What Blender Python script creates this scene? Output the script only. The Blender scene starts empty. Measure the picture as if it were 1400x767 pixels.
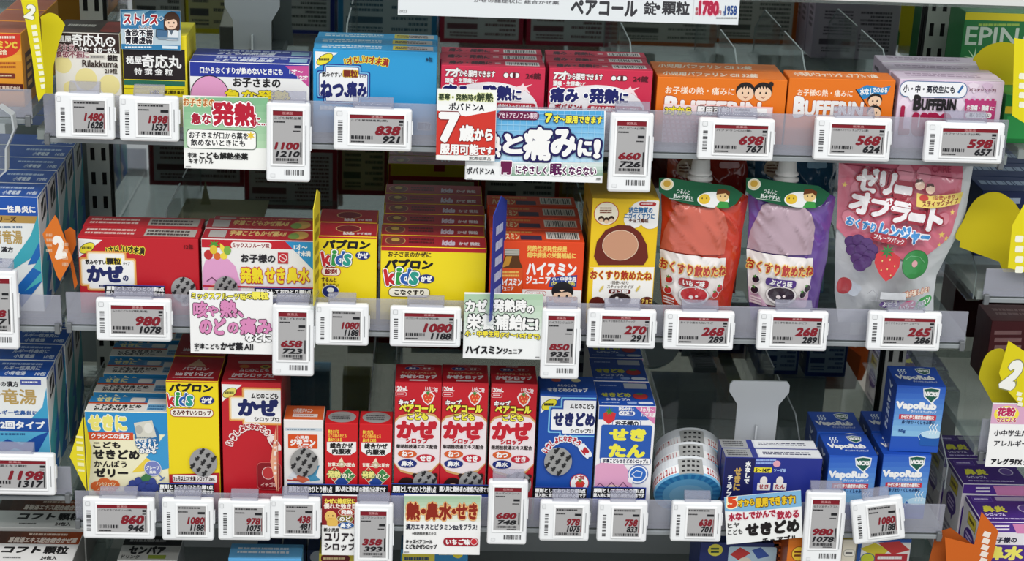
import bpy, bmesh, math, random
import numpy as np
from mathutils import Vector, Matrix, Euler
random.seed(7)
scene = bpy.context.scene
COL = scene.collection

# ------------------------------------------------------------------ camera, light, exposure
IW, IH, FPX, DIST = 1400, 767, 2335.0, 1.6
Yc = Vector((-.0428, .3696, -1)).normalized()            # shelf depth direction seen from the camera
Zc = Vector((260, 6317, 2335)).normalized()               # shelf up direction seen from the camera
Zc = (Zc - Yc*Zc.dot(Yc)).normalized()
Xc = Yc.cross(Zc)
R = Matrix((Xc, Yc, Zc))                                  # camera axes -> world axes
CAM = -(R @ Vector((0, 0, -1)))*DIST
cd = bpy.data.cameras.new('camera'); cam = bpy.data.objects.new('camera', cd); COL.objects.link(cam)
cam.matrix_world = Matrix.Translation(CAM) @ R.to_4x4()
cd.sensor_width = 36; cd.lens = FPX*36/IW; cd.clip_start = .05; cd.clip_end = 60
scene.camera = cam
vs = scene.view_settings
scene.display_settings.display_device = 'sRGB'
vs.view_transform = 'Standard'; vs.look = 'None'; vs.gamma = 1; vs.use_curve_mapping = False
vs.exposure = 0.14
w = bpy.data.worlds.new('shop_air'); scene.world = w; w.use_nodes = True
w.node_tree.nodes['Background'].inputs[0].default_value = (.93, .97, 1, 1)
w.node_tree.nodes['Background'].inputs[1].default_value = .62
def area(name, loc, rot, sx, sy, power, col=(1, .98, .96)):
    l = bpy.data.lights.new(name, 'AREA'); l.shape = 'RECTANGLE'; l.size = sx; l.size_y = sy
    l.energy = power; l.color = col
    o = bpy.data.objects.new(name, l); COL.objects.link(o); o.location = loc; o.rotation_euler = rot
# fluorescent ceiling rows of the shop, above and in front of the shelf
area('ceiling_light', (0, -1.15, 1.75), (math.radians(-12), 0, 0), 4.2, .35, 62)
area('ceiling_light', (0, -2.6, 1.9), (math.radians(-24), 0, 0), 4.2, .4, 78)

# ------------------------------------------------------------------ picture point -> place
def ray(px, py):
    return (R @ Vector(((px-IW/2)/FPX, -(py-IH/2)/FPX, -1)))
def onY(px, py, Y):
    d = ray(px, py); return CAM + d*((Y-CAM.y)/d.y)
def onZ(px, py, z):
    d = ray(px, py); return CAM + d*((z-CAM.z)/d.z)

# ------------------------------------------------------------------ materials
def lin(h, k=1):
    h = h.lstrip('#'); out = []
    for i in (0, 2, 4):
        c = int(h[i:i+2], 16)/255
        out.append((c/12.92 if c <= .04045 else ((c+.055)/1.055)**2.4)*k)
    return (*out, 1)
MATS = {}
def M(h, kind='print'):
    key = (h, kind)
    if key in MATS: return MATS[key]
    m = bpy.data.materials.new(f'{kind}_{h.lstrip("#")}'); m.use_nodes = True
    nt = m.node_tree; b = nt.nodes['Principled BSDF']
    b.inputs['Base Color'].default_value = lin(h, .93)
    N = nt.nodes.new; L = nt.links.new
    def noise(scale, lo, hi, sock, det=3):
        tc = N('ShaderNodeTexCoord'); n = N('ShaderNodeTexNoise'); n.inputs['Scale'].default_value = scale; n.inputs['Detail'].default_value = det
        mr = N('ShaderNodeMapRange'); mr.inputs[3].default_value = lo; mr.inputs[4].default_value = hi
        L(tc.outputs['Object'], n.inputs['Vector']); L(n.outputs[0], mr.inputs[0]); L(mr.outputs[0], b.inputs[sock]); return n
    def bump(n, dist, st=.3):
        bp = N('ShaderNodeBump'); bp.inputs['Strength'].default_value = st; bp.inputs['Distance'].default_value = dist
        L(n.outputs[0], bp.inputs['Height']); L(bp.outputs[0], b.inputs['Normal'])
    sp = 'Specular IOR Level'
    if kind == 'print': noise(60, .3, .42, 'Roughness', 1); b.inputs[sp].default_value = .35
    elif kind == 'film':                                   # glossy crinkled pouch film
        n = noise(26, .1, .2, 'Roughness', 4); n.inputs['Distortion'].default_value = 1.2
        b.inputs[sp].default_value = .6; b.inputs['Coat Weight'].default_value = .5; b.inputs['Coat Roughness'].default_value = .05; bump(n, .004, .35)
    elif kind == 'card': noise(80, .55, .7, 'Roughness', 2); b.inputs[sp].default_value = .2
    elif kind == 'plastic': noise(120, .3, .4, 'Roughness', 2); b.inputs[sp].default_value = .45
    elif kind == 'metal':
        noise(40, .28, .45, 'Roughness', 4); b.inputs['Metallic'].default_value = .55
    elif kind == 'mirror':
        b.inputs['Metallic'].default_value = 1; noise(3, .02, .05, 'Roughness', 1)
    elif kind == 'screen': noise(300, .3, .36, 'Roughness', 1); b.inputs[sp].default_value = .3
    elif kind in ('clear', 'frost', 'shelfglass', 'edge'):                        # acrylic sheet: see-through, fresnel gloss, a little milkiness
        out = nt.nodes['Material Output']; nt.nodes.remove(b)
        t = N('ShaderNodeBsdfTransparent'); t.inputs[0].default_value = {'clear': (.95, .97, .97, 1), 'shelfglass': (.8, .86, .84, 1)}.get(kind, (.82, .83, .86, 1))
        df = N('ShaderNodeBsdfDiffuse'); df.inputs[0].default_value = lin(h)
        g = N('ShaderNodeBsdfGlossy'); g.inputs['Roughness'].default_value = .06
        lw = N('ShaderNodeLayerWeight'); pw = N('ShaderNodeMath'); pw.operation = 'POWER'; pw.inputs[1].default_value = 4
        fr = N('ShaderNodeMapRange'); fr.inputs[3].default_value = .025; fr.inputs[4].default_value = .5
        L(lw.outputs['Facing'], pw.inputs[0]); L(pw.outputs[0], fr.inputs[0])
        m1 = N('ShaderNodeMixShader'); m1.inputs[0].default_value = {'clear': .06, 'frost': .3, 'shelfglass': .24, 'edge': .75}[kind]
        m2 = N('ShaderNodeMixShader')
        L(t.outputs[0], m1.inputs[1]); L(df.outputs[0], m1.inputs[2]); L(fr.outputs[0], m2.inputs[0])
        L(m1.outputs[0], m2.inputs[1]); L(g.outputs[0], m2.inputs[2]); L(m2.outputs[0], out.inputs[0])
    elif kind == 'floor': noise(5, .25, .5, 'Roughness', 6)
    elif kind == 'seal':
        b.inputs['Metallic'].default_value = .3; noise(50, .3, .45, 'Roughness', 1)
    elif kind == 'amber': noise(20, .08, .12, 'Roughness', 1)
    MATS[key] = m; return m

# ------------------------------------------------------------------ mesh builder
class MB:
    def __init__(s): s.v = []; s.f = []; s.n = 0; s.mats = []
    def mi(s, m):
        if m not in s.mats: s.mats.append(m)
        return s.mats.index(m)
    def add(s, V, F, m):                                    # V (n,3); F list of index lists or (k,c) array
        V = np.asarray(V, float).reshape(-1, 3); i = s.mi(m)
        if isinstance(F, np.ndarray): s.f.append((F+s.n, i))
        else:
            for q in F: s.f.append((np.asarray([q])+s.n, i))
        s.v.append(V); s.n += len(V)
    def box(s, x0, y0, z0, x1, y1, z1, m):
        V = [(x, y, z) for x in (x0, x1) for y in (y0, y1) for z in (z0, z1)]
        s.add(V, [(0, 2, 3, 1), (4, 5, 7, 6), (0, 1, 5, 4), (2, 6, 7, 3), (0, 4, 6, 2), (1, 3, 7, 5)], m)
    def prism(s, pts, off, m):                              # polygon pts (3D) extruded by the vector off
        n = len(pts); P = [Vector(p) for p in pts]; Q = [p+Vector(off) for p in P]
        s.add([tuple(p) for p in P+Q], [list(range(n))[::-1], [n+i for i in range(n)]]+[(i, (i+1) % n, n+(i+1) % n, n+i) for i in range(n)], m)
    def lathe(s, prof, m, seg=32, axis='z', c=(0, 0, 0)):   # prof [(r, h)]
        V = []; k = len(prof)
        for j in range(seg):
            a = 2*math.pi*j/seg
            for r, h in prof:
                x, y = r*math.cos(a), r*math.sin(a)
                V.append((c[0]+x, c[1]+y, c[2]+h) if axis == 'z' else (c[0]+x, c[1]+h, c[2]+y))
        F = [(j*k+i, ((j+1) % seg)*k+i, ((j+1) % seg)*k+i+1, j*k+i+1) for j in range(seg) for i in range(k-1)]
        F += [[j*k for j in range(seg)], [j*k+k-1 for j in range(seg)]]
        s.add(V, F, m)
    def build(s, name, parent=None, smooth=False, bev=0):
        me = bpy.data.meshes.new(name)
        V = np.concatenate(s.v) if s.v else np.zeros((0, 3))
        me.vertices.add(len(V)); me.vertices.foreach_set('co', V.astype(np.float32).ravel())
        loops = np.concatenate([f.ravel() for f, _ in s.f]); tot = np.concatenate([np.full(len(f), f.shape[1]) for f, _ in s.f])
        mi = np.concatenate([np.full(len(f), i) for f, i in s.f])
        me.loops.add(len(loops)); me.loops.foreach_set('vertex_index', loops.astype(np.int32))
        me.polygons.add(len(tot)); st = np.concatenate([[0], np.cumsum(tot)[:-1]])
        me.polygons.foreach_set('loop_start', st.astype(np.int32))
        for m in s.mats: me.materials.append(m)
        me.polygons.foreach_set('material_index', mi.astype(np.int32))
        me.polygons.foreach_set('use_smooth', np.full(len(tot), smooth))
        me.update(calc_edges=True); me.validate()
        if bev or smooth:
            bm = bmesh.new(); bm.from_mesh(me)
            if bev:
                bmesh.ops.bevel(bm, geom=list(bm.edges), offset=bev, segments=2, profile=.5, affect='EDGES', clamp_overlap=True)
            bmesh.ops.recalc_face_normals(bm, faces=bm.faces)
            bm.to_mesh(me); bm.free()
        o = bpy.data.objects.new(name, me); COL.objects.link(o)
        if parent: o.parent = parent
        return o

# ------------------------------------------------------------------ lettering
GL = {}
def glyph(t, vert=False, res=2):
    key = (t, vert, res)
    if key in GL: return GL[key]
    c = bpy.data.curves.new('lettering', 'FONT'); c.body = '\n'.join(t) if vert else t; c.resolution_u = res
    if vert or '\n' in t: c.align_x = 'CENTER'
    o = bpy.data.objects.new('lettering', c); me = bpy.data.meshes.new_from_object(o)
    n = len(me.vertices); V = np.zeros(n*3, np.float32); me.vertices.foreach_get('co', V); V = V.reshape(-1, 3)[:, :2].astype(float)
    T = []
    for p in me.polygons:
        q = list(p.vertices)
        for i in range(1, len(q)-1): T.append((q[0], q[i], q[i+1]))
    T = np.array(T)
    e = np.sort(np.concatenate([T[:, [0, 1]], T[:, [1, 2]], T[:, [2, 0]]]), 1)
    u, cnt = np.unique(e, axis=0, return_counts=True)
    E_ = u[cnt == 1]
    bpy.data.objects.remove(o); bpy.data.curves.remove(c); bpy.data.meshes.remove(me)
    GL[key] = (V, T, E_); return GL[key]

from mathutils.geometry import delaunay_2d_cdt as cdt
def clean_union(pts, F, inside):                           # one flat outline out of overlapping pieces
    ed = [(q[i], q[(i+1) % len(q)]) for q in F for i in range(len(q))]
    v, _, f, *_ = cdt(pts, ed, [], 0, 1e-6, False)
    P = np.array([tuple(q) for q in v]); f = np.array([q for q in f if len(q) == 3])
    f = f[inside(P[f].mean(1))]
    if not len(f): return np.zeros((0, 2)), np.zeros((0, 3), int)
    e = np.sort(np.concatenate([f[:, [0, 1]], f[:, [1, 2]], f[:, [2, 0]]]), 1)
    u, c = np.unique(e, axis=0, return_counts=True); u = u[c == 1]
    ids, inv = np.unique(u, return_inverse=True)
    v2, _, f2, *_ = cdt([v[i] for i in ids], [tuple(q) for q in inv.reshape(-1, 2).tolist()], [], 0, 1e-7, False)
    P2 = np.array([tuple(q) for q in v2]); T2 = np.array([q for q in f2 if len(q) == 3]); T2 = T2[inside(P2[T2].mean(1))]
    return P2, T2
def near(C, A, B, hw):                                      # is each point of C within hw of a segment A-B
    d = B-A; L2 = (d*d).sum(1)+1e-18; out = np.zeros(len(C), bool)
    for i in range(0, len(C), 2000):
        c = C[i:i+2000]; w_ = c[:, None]-A[None]; t = np.clip((w_*d).sum(2)/L2, 0, 1)
        out[i:i+2000] = (((w_-t[..., None]*d)**2).sum(2) <= hw*hw).any(1)
    return out
def in_tris(C, P, T):
    a, b, c = P[T[:, 0]], P[T[:, 1]], P[T[:, 2]]; out = np.zeros(len(C), bool)
    cr = lambda p, q, x: (q[:, 0]-p[:, 0])*(x[:, None, 1]-p[:, 1])-(q[:, 1]-p[:, 1])*(x[:, None, 0]-p[:, 0])
    for i in range(0, len(C), 2000):
        x = C[i:i+2000]; s1, s2, s3 = cr(a, b, x), cr(b, c, x), cr(c, a, x)
        out[i:i+2000] = (((s1 >= 0) & (s2 >= 0) & (s3 >= 0)) | ((s1 <= 0) & (s2 <= 0) & (s3 <= 0))).any(1)
    return out
BOLD = {}
def bold(t, vert, res, hw):
    key = (t, vert, res, round(hw, 3))
    if key in BOLD: return BOLD[key]
    P, T, E_ = glyph(t, vert, res)
    pts = []; F = []
    A, B = P[E_[:, 0]], P[E_[:, 1]]; d = B-A; ln = np.linalg.norm(d, axis=1, keepdims=True)+1e-12; d = d/ln; q = np.stack([-d[:, 1], d[:, 0]], 1)*hw; x = d*hw*.42
    for a, b, n, g in zip(A, B, q, x):
        k = len(pts); pts += [Vector(a-n), Vector(b-n), Vector(b+g-n*.3), Vector(b+g+n*.3), Vector(b+n), Vector(a+n), Vector(a-g+n*.3), Vector(a-g-n*.3)]; F.append(list(range(k, k+8)))
    BOLD[key] = clean_union(pts, F, lambda C: near(C, A, B, hw*1.02) | in_tris(C, P, T)); return BOLD[key]

LAY = 3e-5
class Face:
    """a printed face: O origin (top left), U right, V down, N outwards in the thing's own frame"""
    def __init__(s, O, U, V, N, W, H, mw=None, kind='print'):
        s.O, s.U, s.V, s.N = (np.array(a, float) for a in (O, U, V, N)); s.W, s.H = W, H; s.mb = MB(); s.layer = 4; s.kind = kind; s.lay = LAY; s.clip = True
        s.mw = mw
        if mw is not None: s.px()
        else: s.uv()
    def px(s):                                              # coordinates given as picture points
        s.mode = 'px'
        Mw = s.mw; s.wO = Mw @ Vector(s.O); r3 = Mw.to_3x3(); s.wU = r3 @ Vector(s.U); s.wV = r3 @ Vector(s.V); s.wN = r3 @ Vector(s.N)
        c = s.wO + s.wU*s.W/2 + s.wV*s.H/2; q = R.transposed() @ (c-CAM); X = q.x/-q.z*FPX+IW/2; Y = -q.y/-q.z*FPX+IH/2
        a = s.m(X, Y); b = s.m(X+1, Y); d = s.m(X, Y+1); s.kx = abs(b[0]-a[0]); s.ky = abs(d[1]-a[1]); return s
    def uv(s): s.mode = 'uv'; s.kx, s.ky = s.W, s.H; return s  # coordinates 0..1 over the face
    def m(s, x, y):
        if s.mode == 'uv': return (x*s.W, y*s.H)
        d = ray(x, y); t = (s.wO-CAM).dot(s.wN)/d.dot(s.wN); p = CAM+d*t-s.wO
        return (p.dot(s.wU), p.dot(s.wV))
    def put(s, P, F, col, kind=None):
        P = np.asarray(P, float).reshape(-1, 2)
        if s.clip: P = np.clip(P, 0, [s.W, s.H])
        V = s.O + P[:, :1]*s.U + P[:, 1:]*s.V + s.N*(s.layer*s.lay); s.mb.add(V, F, M(col, kind or s.kind))
    def nx(s): s.layer += 1
    def poly(s, pts, col, kind=None):
        P = [s.m(*p) for p in pts]; s.put(P, [list(range(len(P)))], col, kind); s.nx(); return s
    def fill(s, col, kind=None):
        s.put([(0, 0), (s.W, 0), (s.W, s.H), (0, s.H)], [[0, 1, 2, 3]], col, kind); s.nx(); return s
    def _loc(s, c, pts, rot):
        cx, cy = s.m(*c); a = math.radians(rot); ca, sa = math.cos(a), math.sin(a)
        return [(cx+x*ca-y*sa, cy+x*sa+y*ca) for x, y in pts]
    def r(s, x0, y0, x1, y1, col, rad=0, rot=0, o=None, kind=None):
        w, h = (x1-x0)*s.kx/2, (y1-y0)*s.ky/2; c = ((x0+x1)/2, (y0+y1)/2)
        def rr(w, h, q):
            q = min(q, w, h)
            if q <= 0: return [(-w, -h), (w, -h), (w, h), (-w, h)]
            out = []
            for sx, sy, a0 in ((1, -1, -90), (1, 1, 0), (-1, 1, 90), (-1, -1, 180)):
                for k in range(5):
                    a = math.radians(a0+k*22.5); out.append((sx*(w-q)+q*math.cos(a), sy*(h-q)+q*math.sin(a)))
            return out
        q = rad*min(s.kx, s.ky) if s.mode == 'px' else rad*min(w, h)
        if o:
            ow = o[1]*min(s.kx, s.ky) if s.mode == 'px' else o[1]*min(w, h)
            s.put(s._loc(c, rr(w+ow, h+ow, q+ow), rot), [list(range(len(rr(w+ow, h+ow, q+ow))))], o[0], kind); s.nx()
        P = rr(w, h, q); s.put(s._loc(c, P, rot), [list(range(len(P)))], col, kind); s.nx(); return s
    def e(s, cx, cy, rx, ry, col, rot=0, o=None, n=28, kind=None):
        for k, cc in ([(o[1], o[0])] if o else [])+[(0, col)]:
            P = [((rx+k)*s.kx*math.cos(2*math.pi*i/n), (ry+k)*s.ky*math.sin(2*math.pi*i/n)) for i in range(n)]
            s.put(s._loc((cx, cy), P, rot), [list(range(n))], cc, kind); s.nx()
        return s
    def l(s, pts, w, col):
        P = np.array([s.m(*p) for p in pts]); w = w*min(s.kx, s.ky)/2; V = []; F = []
        for a, b in zip(P[:-1], P[1:]):
            d = b-a; d = d/(np.linalg.norm(d)+1e-12); n = np.array([-d[1], d[0]])*w; g = d*w*.5; k = len(V); V += [a-g+n, b+g+n, b+g-n, a-g-n]; F.append([k, k+3, k+2, k+1])
        A, B = P[:-1]*1000, P[1:]*1000; Q, T = clean_union([Vector(q*1000) for q in V], F, lambda C: near(C, A, B, w*1150))
        s.put(Q/1000, T, col); s.nx(); return s
    def star(s, cx, cy, r0, r1, n, col, rot=0):
        P = []
        for i in range(2*n):
            a = math.pi*i/n-math.pi/2; q = r0 if i % 2 == 0 else r1; P.append((q*s.kx*math.cos(a), q*s.ky*math.sin(a)))
        s.put(s._loc((cx, cy), P, rot), [list(range(2*n))], col); s.nx(); return s
    def t(s, txt, cx, cy, w, h, col, b=.035, o=(), sh=0, rot=0, v=False, res=2):
        V = glyph(txt, v, res)[0]; S = np.array([[1, 0], [sh, 1]])
        P = V @ S; lo, hi = P.min(0), P.max(0); wm, hm = w*s.kx, h*s.ky
        if w == 0: wm = hm*(hi[0]-lo[0])/(hi[1]-lo[1])
        sc = np.array([wm, hm])/(hi-lo); a = math.radians(rot); rm = np.array([[math.cos(a), math.sin(a)], [-math.sin(a), math.cos(a)]])
        b *= .8; tot = b; passes = []
        for cc, ow in o: tot += ow*.75; passes.append((cc, tot))
        for cc, hw in passes[::-1]+[(col, b)]:
            Q, T = bold(txt, v, res, hw) if hw > 0 else glyph(txt, v, res)[:2]
            if not len(T): continue
            Q = (Q @ S-(lo+hi)/2)*sc; Q[:, 1] *= -1
            s.put(Q @ rm+np.array(s.m(cx, cy)), T, cc); s.nx()
        return s
    def micro(s, x0, y0, x1, y1, n, col, fill=.9, seed=1):  # lines of print too small to read
        rg = random.Random(seed); h = (y1-y0)/n; V = []; F = []; ux = (x1-x0)
        for i in range(n):
            x = x0; end = x0+ux*(fill if rg.random() < .75 else rg.uniform(.35, .9))
            while x < end:
                wd = ux*rg.uniform(.02, .09); a = s.m(x, y0+i*h+h*.2); b = s.m(min(x+wd, end), y0+i*h+h*.75)
                k = len(V); V += [a, (b[0], a[1]), b, (a[0], b[1])]; F.append([k, k+1, k+2, k+3]); x += wd+ux*rg.uniform(.006, .022)
        if F: s.put(V, F, col)
        s.nx(); return s
    def bars(s, x0, y0, x1, y1, col='222222', n=22, vert=False, seed=3):
        rg = random.Random(seed); V = []; F = []; p = 0
        while p < 1:
            wd = rg.choice((.5, 1, 1.5, 2))/n*.62; g = rg.choice((.5, 1, 1.2))/n*.75
            q = min(1, p+wd)
            a, b = ((x0+(x1-x0)*p, y0), (x0+(x1-x0)*q, y1)) if not vert else ((x0, y0+(y1-y0)*p), (x1, y0+(y1-y0)*q))
            a, b = s.m(*a), s.m(*b); k = len(V); V += [a, (b[0], a[1]), b, (a[0], b[1])]; F.append([k, k+1, k+2, k+3]); p = q+g
        s.put(V, F, col); s.nx(); return s
    def grad(s, x0, y0, x1, y1, c0, c1, n=10, vert=True):   # a printed colour run
        a, b = [[int(c[i:i+2], 16) for i in (0, 2, 4)] for c in (c0, c1)]
        for i in range(n):
            k = (i+.5)/n; cc = ''.join('%02x' % round(a[j]*(1-k)+b[j]*k) for j in range(3))
            if vert: q = (x0, y0+(y1-y0)*i/n, x1, y0+(y1-y0)*(i+1)/n)
            else: q = (x0+(x1-x0)*i/n, y0, x0+(x1-x0)*(i+1)/n, y1)
            P = [s.m(q[0], q[1]), s.m(q[2], q[1]), s.m(q[2], q[3]), s.m(q[0], q[3])]; s.put(P, [[0, 1, 2, 3]], cc)
        s.nx(); return s
    def kids(s, cx, cy, w, h):                              # the four coloured letters
        for i, (ch, cc) in enumerate(zip('kids', ('c8242c', '2f9a48', '2a5fb0', '2a9a8a'))):
            s.t(ch, cx-w/2+w*(.16, .42, .62, .87)[i], cy+(h*.02, -h*.03, -.02*h, h*.1)[i], w*(.28, .1, .26, .22)[i], h*(.95, .95, .9, .72)[i], cc, b=.05, o=[('ffffff', .06), ('333333', .03)], rot=(-10, 4, 4, 8)[i])
        return s

# ------------------------------------------------------------------ things
ORD = ['frontmost', 'second', 'third', 'fourth', 'fifth', 'sixth', 'seventh', 'eighth']
def tag(o, label, cat, group=None):
    o['label'] = label; o['category'] = cat
    if group: o['group'] = group
    return o
def empty(name, label, cat, loc, rot=(0, 0, 0), group=None):
    o = bpy.data.objects.new(name, None); COL.objects.link(o); o.location = loc; o.rotation_euler = rot; o.empty_display_size = .02
    return tag(o, label, cat, group)
def mworld(o): return Matrix.LocRotScale(Vector(o.location), Euler(o.rotation_euler), None)
def copy_thing(o, loc, label, rot=None, group=None):
    def cp(a, par):
        c = a.copy(); COL.objects.link(c)
        if par: c.parent = par
        for ch in a.children: cp(ch, c)
        return c
    c = cp(o, None); c.location = loc; c['label'] = label
    if rot is not None: c.rotation_euler = rot
    if group: c['group'] = group
    return c
def structure(mb, name, **k):
    o = mb.build(name, **k); o['kind'] = 'structure'; return o

zT, zM, zB, zU = onY(700, 194, 0).z, onY(700, 448, 0).z, onY(700, 713, 0).z, onY(1050, 0, 0).z
MIR = .25
FR = .014                                                   # front faces of the goods behind the clear lip

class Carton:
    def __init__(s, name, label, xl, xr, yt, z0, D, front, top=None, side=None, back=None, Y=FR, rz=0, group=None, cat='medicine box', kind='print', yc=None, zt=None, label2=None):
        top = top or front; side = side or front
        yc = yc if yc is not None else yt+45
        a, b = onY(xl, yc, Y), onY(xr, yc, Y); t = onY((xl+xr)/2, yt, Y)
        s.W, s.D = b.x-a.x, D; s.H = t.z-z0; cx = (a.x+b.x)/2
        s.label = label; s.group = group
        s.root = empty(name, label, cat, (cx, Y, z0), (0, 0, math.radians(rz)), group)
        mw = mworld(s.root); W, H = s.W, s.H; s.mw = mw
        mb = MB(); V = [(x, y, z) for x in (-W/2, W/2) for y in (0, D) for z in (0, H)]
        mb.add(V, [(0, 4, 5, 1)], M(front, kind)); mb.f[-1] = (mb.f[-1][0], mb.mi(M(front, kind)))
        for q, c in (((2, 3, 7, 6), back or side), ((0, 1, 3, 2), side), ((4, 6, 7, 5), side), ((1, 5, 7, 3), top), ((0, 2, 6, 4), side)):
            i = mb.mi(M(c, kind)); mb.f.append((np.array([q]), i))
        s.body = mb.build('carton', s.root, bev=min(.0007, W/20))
        s.cols = {'front_panel': front, 'back_panel': back or side, 'side_panel': side, 'top_panel': top}; s.faces = {}; s.kind = kind; s.i = .0005
    def front(s): return s._f('front_panel', (-s.W/2+s.i, 0, s.H-s.i), (1, 0, 0), (0, 0, -1), (0, -1, 0), s.W-2*s.i, s.H-2*s.i, s.mw)
    def top(s): return s._f('top_panel', (-s.W/2+s.i, s.D-s.i, s.H), (1, 0, 0), (0, -1, 0), (0, 0, 1), s.W-2*s.i, s.D-2*s.i)
    def backp(s): return s._f('back_panel', (s.W/2-s.i, s.D, s.H-s.i), (-1, 0, 0), (0, 0, -1), (0, 1, 0), s.W-2*s.i, s.H-2*s.i)
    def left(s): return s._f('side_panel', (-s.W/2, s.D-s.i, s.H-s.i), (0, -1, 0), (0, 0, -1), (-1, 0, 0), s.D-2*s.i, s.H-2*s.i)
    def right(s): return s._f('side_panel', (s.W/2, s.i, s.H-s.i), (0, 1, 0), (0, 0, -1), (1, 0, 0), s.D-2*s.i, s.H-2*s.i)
    def _f(s, n, *a):
        if (n, a[3]) not in s.faces:
            s.faces[(n, a[3])] = (n, Face(*a[:6], mw=a[6] if len(a) > 6 else None, kind=s.kind))
            if n in s.cols: s.faces[(n, a[3])][1].fill(s.cols[n])
        return s.faces[(n, a[3])][1]
    def backprint(s, col='d8d8d4', ink='5a5a5a', n=9):
        f = s.backp(); f.r(.05, .1, .95, .93, col); f.micro(.09, .15, .5, .88, n, ink, seed=n); f.micro(.55, .15, .92, .6, n-3, ink, seed=n+1); f.r(.55, .66, .92, .76, ink); f.micro(.55, .8, .92, .9, 2, ink, seed=4)
        return s
    def seal(s, x, y, r, rx=None):                           # round silver security seal on the front
        f = s._f('security_seal', (-s.W/2+s.i, -LAY*60, s.H-s.i), (1, 0, 0), (0, 0, -1), (0, -1, 0), s.W-2*s.i, s.H-2*s.i, s.mw)
        f.e(x, y, r, r*1.02, 'a9a9a8', kind='seal')
        for i in range(3):
            for j in range(3):
                u_, v_ = (i-1)*r*.5, (j-1)*r*.62; a = math.radians(-58); X, Y = x+u_*math.sin(-a)+v_*math.cos(a), y+u_*math.cos(a)+v_*math.sin(a)
                k = r*(.2 if (i+j) % 2 else .27); f.r(X-k, Y-r*.085, X+k, Y+r*.085, '2a2a2c', rot=-58)
                f.r(X-k*.4, Y-r*.14, X+k*.1, Y+r*.14, '2a2a2c', rot=-58)
        return s
    def done(s, n=1, gap=.0008, labels=None, rows=None):
        fp = None
        for nme, f in s.faces.values():
            if f.mb.v:
                o = f.mb.build(nme, fp if nme == 'security_seal' and fp else s.root); fp = o if nme == 'front_panel' else fp
        outs = [s.root]
        for k in range(1, n):
            c = copy_thing(s.root, Vector(s.root.location)+Matrix.Rotation(s.root.rotation_euler.z, 3, 'Z') @ Vector((random.uniform(-.0012, .0012), k*(s.D+gap), 0)), s.label)
            outs.append(c)
        if labels:
            for k, o in enumerate(outs): o['label'] = labels.format(ORD[k])
        if n > 1 and s.group:
            for o in outs: o['group'] = s.group
        return outs
# ------------------------------------------------------------------ the gondola
GLASS, STEEL, DARK = M('b4bcb8', 'shelfglass'), M('9a9d9b', 'metal'), M('2a2c2e', 'metal')
def shelf(name, xl, xr, py, z, mat=GLASS, depth=MIR, side_l=None):
    a, b = onY(xl, py, 0).x, onY(xr, py, 0).x
    mb = MB(); mb.box(a, .004, z-.009, b, depth, z, mat)
    mb.box(a, .0025, z-.0105, b, .0039, z-.001, M('98a09d', 'metal'))
    return structure(mb, name, bev=.0008), a, b
def fence(xl, xr, py, z, h, label):
    a, b = onY(xl, py, 0).x, onY(xr, py, 0).x
    root = empty('shelf_lip', label, 'shelf lip', (a, 0, z))
    mb = MB(); W = b-a
    mb.box(0, .0, -.006, W, .0022, h, M('c9cad6', 'frost')); mb.build('lip_sheet', root, bev=.0006)
    mb = MB(); mb.box(0, -.003, -.011, W, -.0003, -.0068, M('8e9497', 'plastic')); mb.build('lip_rail', root, bev=.0005)
    for k, x in enumerate((.0, W-.006)):
        mb = MB(); mb.box(x, -.005, -.013, x+.005, .0, -.003, M('7c8083', 'metal')); mb.build('lip_clip', root, bev=.0008)
    return root
sT, aT, bT = shelf('shelf_top', 50, 1382, 194, zT)
sM, aM, bM = shelf('shelf_middle', 88, 1325, 448, zM)
sB, aB, bB = shelf('shelf_bottom', 104, 1290, 713, zB)
zD = zB-.17                                                 # deck below the bottom shelf
fence(62, 1376, 194, zT, .033, 'clear acrylic lip along the front of the top shelf')
fence(92, 1322, 448, zM, .026, 'clear acrylic lip along the front of the middle shelf')
fence(104, 1290, 713, zB, .026, 'clear acrylic lip along the front of the bottom shelf')
# shelf above, with the lit underside rail
a, b = onY(-60, 5, 0).x, onY(1460, 5, 0).x
mb = MB(); mb.box(a, -.002, zU-.001, b, MIR, zU+.010, GLASS); mb.box(a, -.012, zU+.003, b, -.002, zU+.022, M('d9dbd8', 'plastic')); structure(mb, 'shelf_above', bev=.0008)
# mirrored back panels and the slotted uprights
xl, xr = onY(-260, 400, MIR).x, onY(1640, 400, MIR).x
mb = MB(); mb.box(xl, MIR, zD-.05, xr, MIR+.006, zU+.25, M('c4c7c6', 'mirror')); structure(mb, 'wall_back')
mb = MB(); mb.box(xl, -.02, zD-.02, xr, MIR, zD, M('a4a8a6', 'metal'))
structure(mb, 'shelf_deck', bev=.001)
def upright(px, py, label):
    x = onY(px, py, MIR-.004).x; root = empty('slotted_upright', label, 'shelf upright', (x, MIR-.012, zD))
    H = zU+.2-zD; W = .023; mb = MB(); s, g = .0138, .0125; n = int(H/(s+g))
    xs = [-W/2, -.008, -.0034, .0034, .008, W/2]; m = M('b4b6b0', 'metal')
    for i in (0, 2, 4): mb.box(xs[i], 0, 0, xs[i+1], .0015, H, m)
    for i in (1, 3):
        for k in range(n+1): mb.box(xs[i], 0, k*(s+g), xs[i+1], .0015, k*(s+g)+g, m)
    mb.build('front_plate', root)
    mb = MB(); mb.box(-W/2, .0016, 0, W/2, .0112, H, M('0b0b0c', 'card')); mb.build('channel', root)
upright(128, 40, 'slotted steel upright behind the left end of the shelves')
upright(1278, 40, 'slotted steel upright behind the right end of the shelves')
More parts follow.
